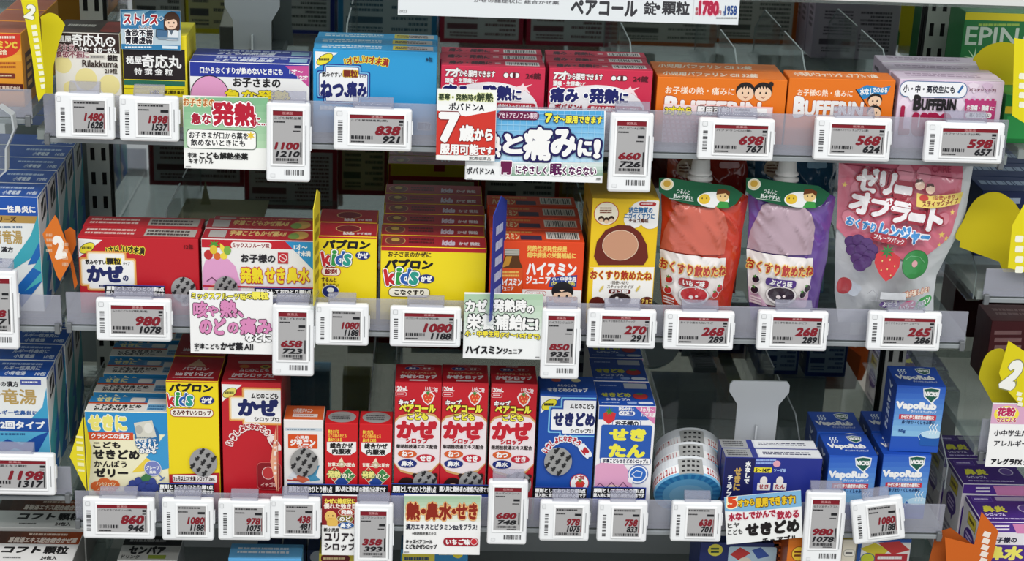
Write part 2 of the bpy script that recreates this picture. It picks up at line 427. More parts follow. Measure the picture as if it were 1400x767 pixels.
# shop floor and the wall of shelving across the aisle (behind the camera)
mb = MB(); mb.box(-4, -3.2, -1.35, 4, 0, -1.3, M('8b857c', 'floor')); structure(mb, 'floor')
mb = MB(); mb.box(xl, -.02, -1.3, xr, MIR+.006, zD-.02, M('55595a', 'metal')); structure(mb, 'trim_plinth')

def divider(px, row_y, z, h, d0, d1, label, notch=True):     # clear divider blade running back on the shelf
    x = onY(px, row_y, d0).x
    root = empty('shelf_divider', label, 'shelf divider', (x, d0, z), group='clear shelf dividers')
    D = d1-d0; mb = MB(); P = [(0, 0, .002), (0, D, .002), (0, D, h), (0, D*.35, h), (0, 0, h*.5)] if notch else [(0, 0, .002), (0, D, .002), (0, D, h), (0, 0, h)]
    mb.prism(P, (.0014, 0, 0), M('dfe4e6', 'clear')); bl = mb.build('blade', root)
    mb = MB(); E2 = P[2:]+P[:1]; e_ = M('c4cacc', 'edge')
    for (x0, y0, z0), (x1, y1, z1) in zip(E2[:-1], E2[1:]): mb.prism([(0, y0, z0+.0001), (0, y1, z1+.0001), (0, y1+.0002, z1+.0007), (0, y0-.0002, z0+.0007)], (.0014, 0, 0), e_)
    mb.build('bright_edge', bl)  # pale strip added on the blade: the edge's bright line put into its colour
    mb = MB(); mb.box(-.006, 0, 0, .0075, D, .0019, M('d6dadc', 'clear')); mb.build('foot', root)
def paddle(px, pyt, pyb, z, Y, wpx, label, col='c4c8cc'):
    x = onY(px, pyb, Y).x; t = onY(px, pyt, Y).z-z; W = onY(px+wpx/2, pyt, Y).x-onY(px-wpx/2, pyt, Y).x
    root = empty('pusher_paddle', label, 'shelf pusher', (x, Y, z))
    w, k = W/2, W*.34; P = [(-w*.9, 0, t), (w*.9, 0, t), (w, 0, t-.004), (w, 0, t-.012), (k*1.02, 0, t-.026), (k, 0, t*.3), (k*1.1, 0, .001), (-k*1.1, 0, .001), (-k, 0, t*.3), (-k*1.02, 0, t-.026), (-w, 0, t-.012), (-w, 0, t-.004)]
    mb = MB(); mb.prism(P, (0, .0022, 0), M(col, 'plastic')); plate = mb.build('plate', root)
    mb = MB(); mb.box(-.0009, -.0035, .001, .0009, -.0001, t*.62, M('cfd3d6', 'plastic')); mb.build('rib', plate)
    mb = MB(); mb.box(-.014, .0024, .0004, .014, .05, .007, M('8b9094', 'plastic'))
    for i in range(9): mb.box(-.012, .006+i*.005, .007, .012, .0082+i*.005, .0085, M('8b9094', 'plastic'))
    mb.build('spring_sled', root)

# ------------------------------------------------------------------ electronic price labels
def price_label(kind, x0, y0, x1, y1, red, black, where, title='', rot=0, band=True, Y=-.013, tilt=-7):
    a = onY((x0+x1)/2, (y0+y1)/2, Y); W = (onY(x1, (y0+y1)/2, Y).x-onY(x0, (y0+y1)/2, Y).x); H = (onY((x0+x1)/2, y0, Y).z-onY((x0+x1)/2, y1, Y).z)
    root = empty('price_label', f'white electronic price label reading {red} and {black}, {where}', 'price label', tuple(a), (math.radians(tilt), math.radians(rot), 0), 'electronic price labels')
    white = M('eceeef', 'plastic'); T = .0085
    u0, u1, v0, v1 = {'H': (.205, .905, .15, .83), 'S': (.31, .85, .16, .86), 'V': (.15, .83, .10, .77)}[kind]
    mb = MB(); mb.box(-W/2, 0, -H/2, W/2, T, H/2, white); mb.build('casing', root, bev=.0024)
    # raised rim round the screen
    sx0, sx1, sz0, sz1 = -W/2+u0*W, -W/2+u1*W, H/2-v0*H, H/2-v1*H; g = .0016
    mb = MB()
    for q in ((sx0-g, sz0, sx1+g, sz0+g), (sx0-g, sz1-g, sx1+g, sz1), (sx0-g, sz1, sx0, sz0), (sx1, sz1, sx1+g, sz0)): mb.box(q[0], -.0009, q[1], q[2], .0005, q[3], M('f4f5f5', 'plastic'))
    bez = mb
    f = Face((sx0, -.0001, sz0), (1, 0, 0), (0, 0, 1 and -1), (0, -1, 0), sx1-sx0, sz0-sz1, kind='screen')
    f.fill('a9a8a8'); red_c, ink = '7c1220', '18181c'
    if kind == 'H':
        if band: f.r(0, 0, 1, .13, red_c); f.t('医薬品', .5, .065, .2, .075, 'd8a0a0', b=0)
        if title: f.t(title, .36, .2, .66, .085, ink, b=.01)
        f.r(.9, .17, .98, .25, ink); f.micro(.9, .29, .98, .36, 1, ink)
        f.t(red, .70-.03*(len(red)-3), .53, .44+.12*(len(red)-3), .29, red_c, b=.065, sh=.22); f.t(black, .77-.03*(len(black)-3), .83, .3+.1*(len(black)-3), .22, ink, b=.055, sh=.2)
        f.r(.955, .4, .97, .95, ink); f.bars(.03, .72, .42, .84, ink, n=16, seed=len(where)); f.micro(.03, .89, .3, .97, 1, ink)
        g2 = (.055, .3, .115, .8); br = True
    elif kind == 'S':
        f.micro(.03, .03, .9, .12, 1, ink); f.micro(.03, .17, .4, .25, 1, ink); f.r(.72, .2, .97, .28, ink)
        f.t(red, .68-.04*(len(red)-3), .5, .46+.12*(len(red)-3), .22, red_c, b=.065, sh=.2); f.t(black, .72-.03*(len(black)-3), .74, .38+.1*(len(black)-3), .2, ink, b=.055, sh=.2)
        f.r(.95, .38, .97, .85, red_c); f.bars(.06, .88, .94, .97, ink, n=24, seed=len(where))
        g2 = (.10, .32, .17, .86); br = True
    else:
        if band: f.r(0, 0, 1, .095, red_c); f.t('医薬品', .5, .048, .34, .05, 'd8a0a0', b=0)
        if title: f.t(title, .5, .14, .9, .05, ink, b=.01); f.micro(.05, .19, .45, .24, 1, ink)
        f.r(.72, .27, .95, .32, ink); f.micro(.68, .36, .95, .4, 1, ink)
        f.t(red, .47, .66, .72 if len(red) == 3 else .8, .125, red_c, b=.065, sh=.18); f.t(black, .5, .81, .68 if len(black) == 3 else .78, .1, ink, b=.055, sh=.18)
        f.r(.92, .58, .96, .86, ink); f.bars(.12, .89, .85, .94, ink, n=26, seed=len(where)); f.micro(.5, .955, .9, .985, 1, ink)
        g2 = (.42, .84, .86, .91); br = False
    scr = f.mb.build('screen', root); bez.build('screen_bezel', scr)
    f = Face((-W/2, -.0001, H/2), (1, 0, 0), (0, 0, -1), (0, -1, 0), W, H, kind='plastic')
    f.bars(*g2, '4a4a4c', n=17, vert=br, seed=len(red+where)); f.mb.build('barcode', root)
    f = Face((-W/2, -.0001, H/2), (1, 0, 0), (0, 0, -1), (0, -1, 0), W, H, kind='plastic')
    if kind == 'V': f.r(.1, .9, .2, .94, 'e4e6e7', o=('9a9c9e', .08)); f.t('', 0, 0, 0, 0, 'ffffff') if 0 else None
    else: f.r(.045, .09, .105, .19, 'e4e6e7', rad=.3, o=('8f9193', .12))
    f.mb.build('button', root)
    mb = MB(); mb.box(W/2-.0001, T*.3, -H*.1, W/2+.0009, T*.8, H*.2, white); mb.box(W/2-.0042, -.0002, -H*.28, W/2-.0034, .0004, H*.22, M('9a9c9e', 'plastic')); mb.build('side_latch', root)
    k = .26 if kind != 'V' else .4
    mb = MB(); mb.prism([(-W*k, .001, H/2-.001), (-W*k, .001, H/2+.0035), (-W*k, .0062, H/2+.0095), (-W*k, .0085, H/2+.0095), (-W*k, .0085, H/2-.001)], (W*2*k, 0, 0), M('b4b4c4', 'frost')); cl = mb.build('clip', root, bev=.0004)
    mb = MB(); mb.box(-W*k*.9, .002, H/2-.0008, W*k*.9, .005, H/2+.0012, M('f2f2f4', 'plastic')); mb.build('clip_spine', cl)
    return root
for a_ in [
    ('H', -46, 622, 75, 676, '1198', '1317', 'at the left edge under blue striped cartons', '小青竜湯エキス顆粒'),
    ('S', 75, 128, 156, 190, '1480', '1628', 'below the brown and white carton', ''),
    ('S', 163, 132, 244, 193, '1398', '1537', 'below the yellow and black carton', ''),
    ('V', 364, 142, 424, 248, '1100', '1210', 'right of the green advertising card', 'こども解熱坐薬'),
    ('H', 456, 149, 563, 206, '838', '921', 'below the sky blue carton', 'こども解熱鎮痛薬(2類)'),
    ('V', 833, 156, 892, 262, '660', '726', 'right of the blue gridded advertising card', 'ポバドンA(2類)'),
    ('H', 955, 163, 1059, 219, '698', '767', 'below the orange carton and pink checked card', 'バファリンCII(2類)'),
    ('H', 1114, 162, 1219, 220, '568', '624', 'below the second orange carton', '小児用バファリン チュアブル(2類)'),
    ('H', 1265, 168, 1373, 223, '598', '657', 'below the lilac carton at the right end', 'バファリンルナJ(2類)'),
    ('V', -33, 372, 24, 476, '178', '187', 'cut by the left picture edge', ''),
    ('H', 131, 410, 234, 466, '980', '1078', 'below the red carton on the middle shelf', 'ムヒのこどもかぜ顆粒(第2類)'),
    ('V', 372, 419, 429, 513, '658', '723', 'right of the pink lettered white card', '宇津こどもかぜ薬'),
    ('S', 431, 417, 504, 472, '1080', '1188', 'below the narrow yellow middle shelf carton', ''),
    ('H', 533, 421, 630, 474, '1080', '1188', 'below the wide yellow carton stack', 'パブロンキッズかぜ微粒(2類)'),
    ('V', 740, 424, 793, 517, '850', '935', 'right of the grey green advertising card', 'ハイスミンジュニア'),
    ('H', 803, 425, 897, 476, '270', '291', 'below the tall yellow and brown carton', 'おくすり飲めたねスティック', 0, True),
    ('H', 908, 427, 1004, 478, '268', '289', 'below the red spouted pouch', 'おくすり飲めたねいちご', 0, True),
    ('H', 1036, 427, 1132, 479, '268', '289', 'below the purple spouted pouch', 'おくすり飲めたね ぶどう', 0, True),
    ('H', 1187, 428, 1287, 479, '265', '286', 'below the pink pouch', 'おくすりレンジャー フルーツ', 0, True),
    ('H', 113, 683, 211, 736, '860', '946', 'below the blue and cream carton', 'こどもせきどめゼリー(2類)'),
    ('S', 221, 684, 292, 738, '1080', '1188', 'below the yellow syrup carton', ''),
    ('S', 298, 686, 370, 738, '978', '1075', 'below the tall red syrup carton', ''),
    ('S', 369, 683, 438, 736, '438', '481', 'below the small white and orange carton', ''),
    ('V', 484, 692, 537, 782, '358', '393', 'right of the small red and white card', 'ユリアンシロップ'),
    ('V', 667, 660, 721, 743, '680', '748', 'in front of the third tall red carton', 'キッズペアコール'),
    ('S', 738, 687, 806, 739, '978', '1075', 'below the blue syrup carton', ''),
    ('S', 817, 688, 885, 740, '758', '833', 'below the white and blue syrup carton', ''),
    ('S', 918, 688, 987, 740, '638', '701', 'below the round tins', ''),
    ('V', 1100, 676, 1154, 770, '980', '1078', 'right of the slanted chewable tablets card', 'せきどめチュアブル'),
    ('S', 1166, 684, 1236, 740, '1080', '1188', 'tilted, below the blue ointment cartons', '', -9),
]: price_label(*a_)
# ------------------------------------------------------------------ top shelf goods
W_, K_ = 'f4f4f2', '1d1a1b'
def pedi(f):                                               # children's medicine: brown and white box
    pass
c = Carton('medicine_box', 'brown and white pill carton with pale yellow dots, leftmost on the top shelf', 75, 165, 45, zT, .055, 'efece2', top='33201c', side='e9e4d4', back='d9d3c0', Y=.02)
f = c.front(); f.fill('efece2'); f.poly([(60, 38), (168, 45), (168, 75), (113, 71), (60, 70)], '33201c') if 0 else f.r(72, 43, 165, 72, '33201c')
f.e(86, 88, 12, 12, 'f3e6a0'); f.e(118, 108, 15, 15, 'f3e6a0'); f.e(150, 116, 14, 14, 'f3e6a0'); f.e(96, 120, 9, 9, 'f3e6a0')
f.t('樋屋', 88, 53, 19, 9, W_, b=.03); f.t('奇応丸', 121, 55, 44, 16, W_, b=.035); f.e(151, 57, 6.5, 6.5, W_)
for i in range(5): f.e(151+3*math.cos(i*1.257-1.57), 57+3*math.sin(i*1.257-1.57), 1.7, 1.7, '33201c')
f.t('ひや・きおーがん', 134, 68, 50, 7, W_, b=.07)
f.t('夜なき、', 91, 64, 29, 9, '7e3040', b=.03, o=[('f2dfe0', .07)]); f.t('食欲不振に', 99, 74, 44, 9, '7e3040', b=.03, o=[('f2dfe0', .07)])
f.r(123, 75, 144, 80, 'cfcac0'); f.micro(125, 76, 144, 79.5, 1, '666666'); f.t('銀粒', 154, 79, 14, 8, '2a2020', b=.05)
f.t('Rilakkuma', 137, 87, 48, 9, '3a2a24', b=.03); f.t('219粒', 152, 97, 17, 7, '3a2a24', b=.03)
t = c.top(); t.micro(.12, .3, .6, .6, 1, 'd8d0c8'); t.r(.68, .1, .98, .9, '8c2a20', rad=.3)
c.backprint().done()
c = Carton('medicine_box', 'yellow pill carton with black centre block and green stripe, carrying a clip-on advertising card', 168, 256, 48, zT, .06, 'f0de28', Y=.02)
f = c.front(); f.r(166, 67, 253, 109, '231a1c'); f.r(166, 110, 253, 117, '2a6e58')
f.t('樋屋', 183, 82, 21, 10, W_, b=.03); f.t('奇応丸', 221, 84, 53, 17, W_, b=.04); f.t('特 撰 金 粒', 210, 98, 52, 9, W_, b=.03)
f.t('75粒', 211, 126, 13, 6, '3a3010', b=.05); f.t('第2類医薬品', 238, 126, 27, 5, '3a3010', b=.03)
f.r(168, 121, 252, 121.6, '8a7c1a'); c.right().r(.25, .1, .75, .85, 'e2cf2c'); c.backprint('ded6a0').done()

# ---- advertising cards: printed sheet, thin but real, hung from the lip
def card(name, label, pts4, Y, base, paint, cat='advertising card', thick=.0008, rot=0, bevelr=0):
    x0, y0, x1, y1 = pts4; c0 = onY((x0+x1)/2, (y0+y1)/2, Y)
    W = onY(x1, (y0+y1)/2, Y).x-onY(x0, (y0+y1)/2, Y).x; H = onY((x0+x1)/2, y0, Y).z-onY((x0+x1)/2, y1, Y).z
    root = empty(name, label, cat, tuple(c0), (math.radians(-3), math.radians(rot), 0))
    mb = MB(); mb.box(-W/2, 0, -H/2, W/2, thick, H/2, M(base, 'card')); mb.build('sheet', root)
    f = Face((-W/2, 0, H/2), (1, 0, 0), (0, 0, -1), (0, -1, 0), W, H, mw=mworld(root), kind='card'); f.fill(base); paint(f)
    if f.mb.v: f.mb.build('print', root)
    return root
def p(f):
    f.r(165, 14, 247, 40, '3578a6'); f.poly([(166, 16), (205, 14), (170, 36)], '8fc0da'); f.poly([(215, 14), (235, 14), (200, 38), (190, 38)], '6aa8cc')
    f.r(166, 40, 247, 62, 'b9cbd4'); f.r(166, 61, 247, 68, '2f7cab')
    f.t('ストレス', 192, 26, 46, 13, 'a8202c', b=.06, o=[('ffffff', .12)], sh=.1); f.t('による', 199, 37, 17, 4, '222233', b=.04, o=[('ffffff', .1)])
    f.t('食欲不振', 190, 45, 38, 9.5, '1c1c28', b=.05, o=[('ffffff', .12)]); f.t('胃腸虚弱', 190, 55, 36, 9.5, '1c1c28', b=.05, o=[('ffffff', .12)])
    f.micro(171, 62.5, 212, 66.5, 1, 'e8f0f4'); f.r(222, 62.5, 243, 66.5, 'd8e8f0')
    # office worker clip art
    f.e(235, 27, 11, 11, '4a3226'); f.r(224, 26, 246, 42, '4a3226', rad=4); f.e(234, 32, 8.5, 8, 'efcdb4'); f.poly([(225, 29), (234, 21), (243, 29), (238, 26)], '4a3226')
    f.e(231, 31, 1, 1.3, '2a2020'); f.e(238, 31, 1, 1.3, '2a2020'); f.l([(232, 36.5), (234.5, 35.5), (237, 36.5)], .9, '7a4030')
    f.r(226, 41, 244, 55, 'dfe6ea', rad=3); f.poly([(231, 41), (238, 41), (234.5, 48)], '5a6a78'); f.r(214, 41, 229, 51, '4a6f92', rot=4, o=('24384c', .8)); f.r(216, 51, 244, 54, '7f97aa')
    f.l([(217, 24), (221, 22), (224, 25), (220, 28), (218, 25.5)], 1.2, 'c8d8e0')
card('promo_card', 'blue stress advertising card with office worker, standing on the yellow and black carton', (165, 14, 247, 68), .017, 'e9eef0', p)

c = Carton('medicine_box', 'dark blue and white fever suppository carton with pink triangle, {} of two', 260, 423, 86, zT, .026, 'f0f0ee', top='27389a', side='2a3a98', group='blue and white suppository cartons')
f = c.front(); f.fill('f0f0ee'); f.r(259, 85, 424, 106, '27389a'); f.t('口からおくすりが飲めないときにも', 330, 97, 112, 8.5, W_, b=.05)
f.poly([(390, 90), (424, 90), (424, 119)], 'c94f96'); f.t('1才〜', 405, 98, 18, 6.5, W_, b=.05); f.t('12才', 414, 106, 14, 6.5, W_, b=.05)
f.e(287, 132, 26, 28, 'e3a0c8', o=(K_, 1.2)); f.t('お子さまの', 351, 113, 64, 12, K_, b=.05); f.t('急な発熱', 352, 131, 88, 15, 'f3e02a', b=.045, o=[(K_, .055)])
t = c.top(); t.micro(.2, .1, .98, .42, 1, 'c8d0ee', seed=4); t.t('こども解熱坐薬', .45, .65, .5, .4, 'e8ecf8', b=.05, sh=.3); t.r(.83, .2, .98, .8, '9ac4dc')
c.backprint().done(2, labels='dark blue and white fever suppository carton with a pink triangle, {} of its pair')
def p(f):
    f.grad(251, 133, 368, 203, '7fb58a', 'b7d9b4', 7); f.r(251, 203, 367, 231, 'f2f3ef')
    f.t('お子さまの', 283, 140, 62, 10, 'b8651c', b=.05, o=[('f6ecc8', .1)]) if 0 else f.t('お子さまの', 272, 140, 42, 10, 'b8651c', b=.05, o=[('f6ecc8', .12)])
    f.t('急な', 275, 162, 26, 14, 'a8243a', b=.06, o=[('ffffff', .1)]); f.t('発熱', 320, 156, 58, 30, 'b82038', b=.06, o=[('ffffff', .07), ('7a1828', .02)]); f.t('に…', 357, 166, 16, 10, 'a8243a', b=.06, o=[('ffffff', .1)])
    f.r(256, 178, 350, 203, 'f6f6f2', rad=5, o=('2d4a38', .9)); f.t('お子さまが口から薬を', 299, 185, 80, 9, '26262a', b=.035); f.t('飲めないときにも', 298, 195, 74, 9, '26262a', b=.035)
    f.star(343, 185, 6, 2.6, 6, 'e8c83a')
    f.t('宇津', 263, 212, 12, 7, '222222', b=.03); f.t('こども解熱坐薬', 306, 213, 66, 9, '222222', b=.055); f.t('キオリトル', 275, 220, 34, 6.5, '222222', b=.03); f.micro(254, 226, 262, 229, 1, '888888')
card('promo_card', 'green advertising card with big red fever lettering, left of the upright label', (251, 133, 367, 231), -.006, 'f2f3ef', p)

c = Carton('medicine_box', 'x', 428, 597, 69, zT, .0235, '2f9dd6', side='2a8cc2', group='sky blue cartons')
f = c.front(); f.poly([(431, 70), (462, 72), (431, 94)], 'f4f4f2'); f.e(444, 81, 12, 5.5, 'f0e23a', rot=-32, o=(K_, .8)); f.micro(436, 78, 452, 84, 1, K_)
f.t('1才以上', 486, 82, 30, 9, 'a02c24', b=.05, o=[('f2e34a', .12)], rot=-8); f.t('11才未満', 514, 83, 34, 10, 'a02c24', b=.05, o=[('f2e34a', .12)], rot=8)
for q, cc in ((4, '1f2f8a'), (2.6, '7fc4ea'), (1.2, '1f2f8a'), (0, 'f4f5f6')):
    f.r(446-q, 92-q, 490+q, 138+q, cc, rad=3); f.r(437-q, 101-q, 502+q, 131+q, cc, rad=3) if q else f.r(437, 101, 502, 131, cc, rad=2)
f.r(446, 92, 490, 104, 'f4f5f6'); f.r(446, 128, 490, 138, 'f4f5f6')
f.t('飲みやすい', 454, 101.5, 27, 6.5, K_, b=.05, o=[('f4f5f6', .1)]); f.r(468.5, 95.5, 490, 105.5, 'e8c22a', rad=2); f.t('顆粒', 479.3, 100.5, 19, 9.5, '7a2a1c', b=.06); f.t('タイプ', 496, 104, 9, 4, K_, b=.04)
f.t('ねつ', 454, 122, 30, 21, '1b2368', b=.075); f.t('、', 473, 129, 4, 5, '1b2368', b=.1); f.t('痛み', 488, 122, 26, 20, '1b2368', b=.07)
f.t('8包', 587, 81, 9, 6, '123a5a', b=.04); f.t('解熱鎮痛', 449, 147, 24, 6, 'dceaf2', b=.04); f.t('顆粒', 580, 172, 18, 10, '1c4a78', b=.05, o=[('cfe4f0', .1)])
t = c.top(); t.micro(.06, .2, .6, .8, 2, 'dfeaf2', seed=5); t.r(.64, .1, .97, .85, 'c8c0c0'); t.r(.64, .1, .76, .85, 'd8c83a'); t.micro(.66, .2, .95, .75, 2, '5a3a3a')
c.backprint('c9d6dc', '4f6f84').done(3, labels='sky blue pain relief carton with white lettering panel, {} of three in the row')

# red headache carton, two stacks
cs = []
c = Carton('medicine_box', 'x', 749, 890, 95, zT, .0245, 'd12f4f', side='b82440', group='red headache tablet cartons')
f = c.front(); P = [(748, 152)]
for i in range(15):
    a = math.pi*(i/14); P.append((815-66*math.cos(a), 152-36*math.sin(a)))
P += [(881, 200), (748, 200)]; f.poly(P, 'f0eef0')
f.poly([(862, 118), (864, 122), (875, 119), (866, 124), (872, 133), (863, 127), (858, 137), (859, 126), (848, 124), (859, 121)], 'fbe4e6')
f.t('7才', 767, 103, 19, 11, W_, b=.07, o=[('7a1428', .08)], sh=.1); f.t('から服用できます', 800, 105, 48, 8, W_, b=.05, o=[('7a1428', .12)])
f.e(839, 107, 3.2, 3.2, W_, o=('5a1424', .8)); f.r(844, 104, 857, 110, W_, rad=3, o=('5a1424', .8)); f.r(848, 104, 852, 110, '5a1424'); f.t('24錠', 876, 108, 20, 8, '5a1424', b=.05)
f.t('頭痛・生理痛', 774, 114, 35, 6.5, W_, b=.05); f.t('など', 796, 115, 9, 5, W_, b=.04)
f.t('痛み・', 778, 130, 50, 19, '1c2068', b=.07, o=[('ffffff', .09)]); f.t('発熱', 826, 131, 40, 19, '1c2068', b=.07, o=[('ffffff', .09)]); f.t('に', 853, 134, 11, 13, '1c2068', b=.07, o=[('ffffff', .09)])
f.t('ポバドンA', 777, 146, 38, 8.5, 'a01c30', b=.06, sh=.25); f.r(803, 144.5, 878, 153, 'b82c3c', rad=3); f.t('眠くなる成分は入っていません', 841, 149, 66, 6, W_, b=.05)
f.r(749, 170, 890, 196, '9a2038') if 0 else None
t = c.top(); t.t('痛み・発熱に', .28, .5, .42, .55, '3a1228', b=.06, sh=.2); t.micro(.52, .3, .58, .7, 1, 'f0c8cc'); t.r(.62, .2, .95, .8, 'f0e6e6'); t.bars(.64, .28, .93, .72, n=28)
c.backprint('d6d4d4', '7a4a52')
o1 = c.done(3, labels='deep red tablet carton in the right stack beside the orange carton, {} of three')
dx = onY(604, 140, FR).x-onY(751, 140, FR).x; 
for k in range(3):
    o = copy_thing(o1[0], Vector(o1[k].location)+Vector((dx, 0, 0)), f'deep red tablet carton in the left stack by the sky blue carton, {ORD[k]} of three')
def p(f):
    for i in range(1, 12): f.r(640+i*15.5, 152, 640.6+i*15.5, 226, '8fcbe8')
def p(f):
    f.grad(638, 151, 826, 222, '4fa6dc', 'c4e2f2', 8)
    for i in range(22): x = 642+i*8.5; f.r(x, 152, x+.5, 222, 'a6d8f0')
    for i in range(9): y = 155+i*8; f.r(638, y, 826, y+.5, 'a6d8f0')
    f.r(637, 222, 826, 248, 'f2f4f4'); f.grad(696, 223, 826, 240, 'dfe9e8', '86a890', 4)
    f.r(680, 151.5, 737, 163.5, '6e2048', rad=6); f.t('アセトアミノフェン製剤', 708, 157.5, 52, 8, 'e8d4de', b=.04)
    f.t('7', 750, 161, 8, 11, 'f2ea4a', b=.07, o=[('1c2a50', .1)]); f.t('才〜服用できます', 790, 163, 66, 9.5, 'f2ea4a', b=.06, o=[('1c2a50', .1)])
    f.t('と', 702, 196, 24, 24, W_, b=.08, o=[('252058', .13)], res=4); f.t('痛', 735, 196, 36, 42, W_, b=.06, o=[('252058', .09)], res=4); f.t('み', 771, 195, 32, 34, W_, b=.07, o=[('252058', .11)], res=4); f.t('に', 801, 202, 20, 20, W_, b=.08, o=[('252058', .13)]); f.t('!', 816, 203, 5, 23, W_, b=.07, o=[('252058', .1)])
    f.t('熱', 672, 198, 24, 30, W_, b=.06, o=[('252058', .1)])
    f.t('ポバドンA', 657, 233, 38, 9, '22222a', b=.03); f.t('胃', 692, 229, 14, 17, '6a1e4a', b=.05, o=[('f4eef2', .1)]); f.t('にやさしく、', 729, 232, 48, 11, '5a1c50', b=.06, o=[('ffffff', .14)]); f.t('眠', 760, 231, 15, 15, '5a1c50', b=.06, o=[('ffffff', .12)]); f.t('くならない', 792, 233, 46, 11, '5a1c50', b=.06, o=[('ffffff', .14)])
    f.micro(638, 243, 646, 246, 1, '888888'); f.micro(815, 242, 821, 246, 1, '888888')
card('promo_card', 'wide blue gridded advertising card with white lettering, partly behind the small red card', (637, 150, 826, 247), -.005, 'f2f4f4', p)
def p(f):
    f.r(597, 124, 678, 156, 'f2f3ee'); f.poly([(596, 150), (612, 150), (637, 158), (662, 150), (678, 150), (678, 212), (596, 212)], 'cf3a30')
    f.poly([(597, 143), (678, 143), (678, 151), (637, 159), (597, 151)], 'f4f5f3')
    f.t('悪寒・発熱時の', 627, 133, 54, 8.5, '2e3c28', b=.05, o=[('e2e8b0', .14)]); f.t('解熱', 663, 133, 22, 11, '2e3c28', b=.05, o=[('e2e8b0', .1)])
    f.t('ポバドンA', 638, 146, 48, 10, '20202a', b=.035)
    f.t('7', 614, 174, 24, 37, W_, b=.06, o=[('7a1a1a', .03)], res=4); f.t('歳', 638, 182, 19, 21, W_, b=.06, o=[('7a1a1a', .04)]); f.t('から', 661, 184, 24, 15, W_, b=.08, o=[('7a1a1a', .05)])
    f.t('服用可能', 628, 204, 52, 14, W_, b=.06, o=[('8a2020', .04)]); f.t('です', 664, 206, 19, 10, W_, b=.06, o=[('8a2020', .05)]); f.r(597, 212.5, 678, 220, 'f2f3f1'); f.t('第2類医薬品', 656, 216.5, 30, 5, '555555', b=.02)
card('promo_card', 'small red and white advertising card with a big white 7, overlapping the blue gridded card', (597, 123, 678, 219), -.0085, 'f2f3ee', p)

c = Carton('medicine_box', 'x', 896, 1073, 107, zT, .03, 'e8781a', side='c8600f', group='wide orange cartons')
f = c.front(); f.t('お子様の熱・痛みに', 957, 124, 94, 10, 'fbe9d4', b=.02); f.t('B', 918, 145, 16, 24, W_, b=.07, o=[('b04a10', .04)]); f.t('UFFERIN', 985, 149, 108, 19, W_, b=.06, o=[('b04a10', .04)])
for x in (1019, 1043):
    f.e(x, 124, 13, 11.5, '1f1a1a'); f.e(x, 128, 11.5, 10, 'f2cfae'); f.e(x-4, 127, 1.1, 1.6, K_); f.e(x+4, 127, 1.1, 1.6, K_); f.l([(x-3, 132), (x, 134), (x+3, 132)], .9, '8a3a20')
    for i in range(5): f.poly([(x-9+i*4, 118), (x-6+i*4, 118), (x-7.5+i*4, 122)], '1f1a1a')
f.e(1054, 115, 3.5, 3.5, '1f1a1a'); f.t('小児用', 930, 184, 30, 10, 'f6d8b4', b=.05)
t = c.top(); t.t('小児用バファリン CII 32錠', .42, .55, .75, .5, 'fae6d0', b=.05, sh=.3)
c.backprint('d8d4cc', '6a6a66').done(2, labels='wide orange painkiller carton with two children heads, {} of its pair')
def p(f):
    f.r(906, 145, 1055, 196, 'eec4c4')
    for i in range(24): x = 899+i*7; f.poly([(x, 157), (x+2.5, 157), (x+9, 195.5), (x+6.5, 195.5)], 'd98a90') if x+9 < 1055 and x > 905 else None
    for i in range(7): f.r(906, 158+i*5.6, 1054, 160.4+i*5.6, 'd9989c')
    f.r(906, 145, 1055, 157, 'f0d8d8'); f.t('3才から', 927, 151, 36, 11, 'f0e030', b=.07, o=[(K_, .09)]); f.t('服用可能!', 976, 151, 46, 11, W_, b=.06, o=[(K_, .1)])
    f.r(1002, 148, 1048, 158, 'f6f6f4'); f.t('第2類医薬品', 1015, 150, 20, 3.5, '333333', b=.02); f.t('小児用バファリンCII', 1029, 155, 36, 4.5, '444444', b=.03)
card('promo_card', 'pink checked advertising card standing between orange carton and its price label', (906, 145, 1055, 196), .008, 'eec4c4', p)
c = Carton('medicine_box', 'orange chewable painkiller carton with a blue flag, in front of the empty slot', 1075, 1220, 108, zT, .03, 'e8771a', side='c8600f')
f = c.front(); f.t('お子様の熱・痛みに', 1128, 127, 75, 9, 'fbe9d4', b=.025); f.t('B', 1093, 146, 13, 25, W_, b=.08, o=[('b04a10', .03)]); f.t('UFFERIN', 1140, 149, 78, 19, W_, b=.07, o=[('b04a10', .03)])
f.poly([(1171, 123), (1185, 116), (1205, 120), (1218, 117), (1212, 129), (1195, 130), (1180, 136)], '2f86c0', ); f.l([(1170, 122), (1186, 146)], 1.2, K_)
f.t('水なし', 1185, 125, 18, 9, W_, b=.06, rot=-4); f.t('でのめる', 1203, 123, 20, 6.5, W_, b=.06)
for x, y in ((1196, 139), (1195, 155)):
    f.e(x, y-3, 10, 8.5, '1f1a1a'); f.e(x, y, 9, 8, 'f2cfae'); f.e(x-3, y-1, 1, 1.4, K_); f.e(x+3, y-1, 1, 1.4, K_); f.l([(x-2.5, y+3), (x, y+4.5), (x+2.5, y+3)], .9, '8a3a20')
t = c.top(); t.t('小児用バファリンチュアブル 12錠', .47, .5, .8, .5, 'fae6d0', b=.05, sh=-.2); c.backprint('d8d4cc', '6a6a66').done()

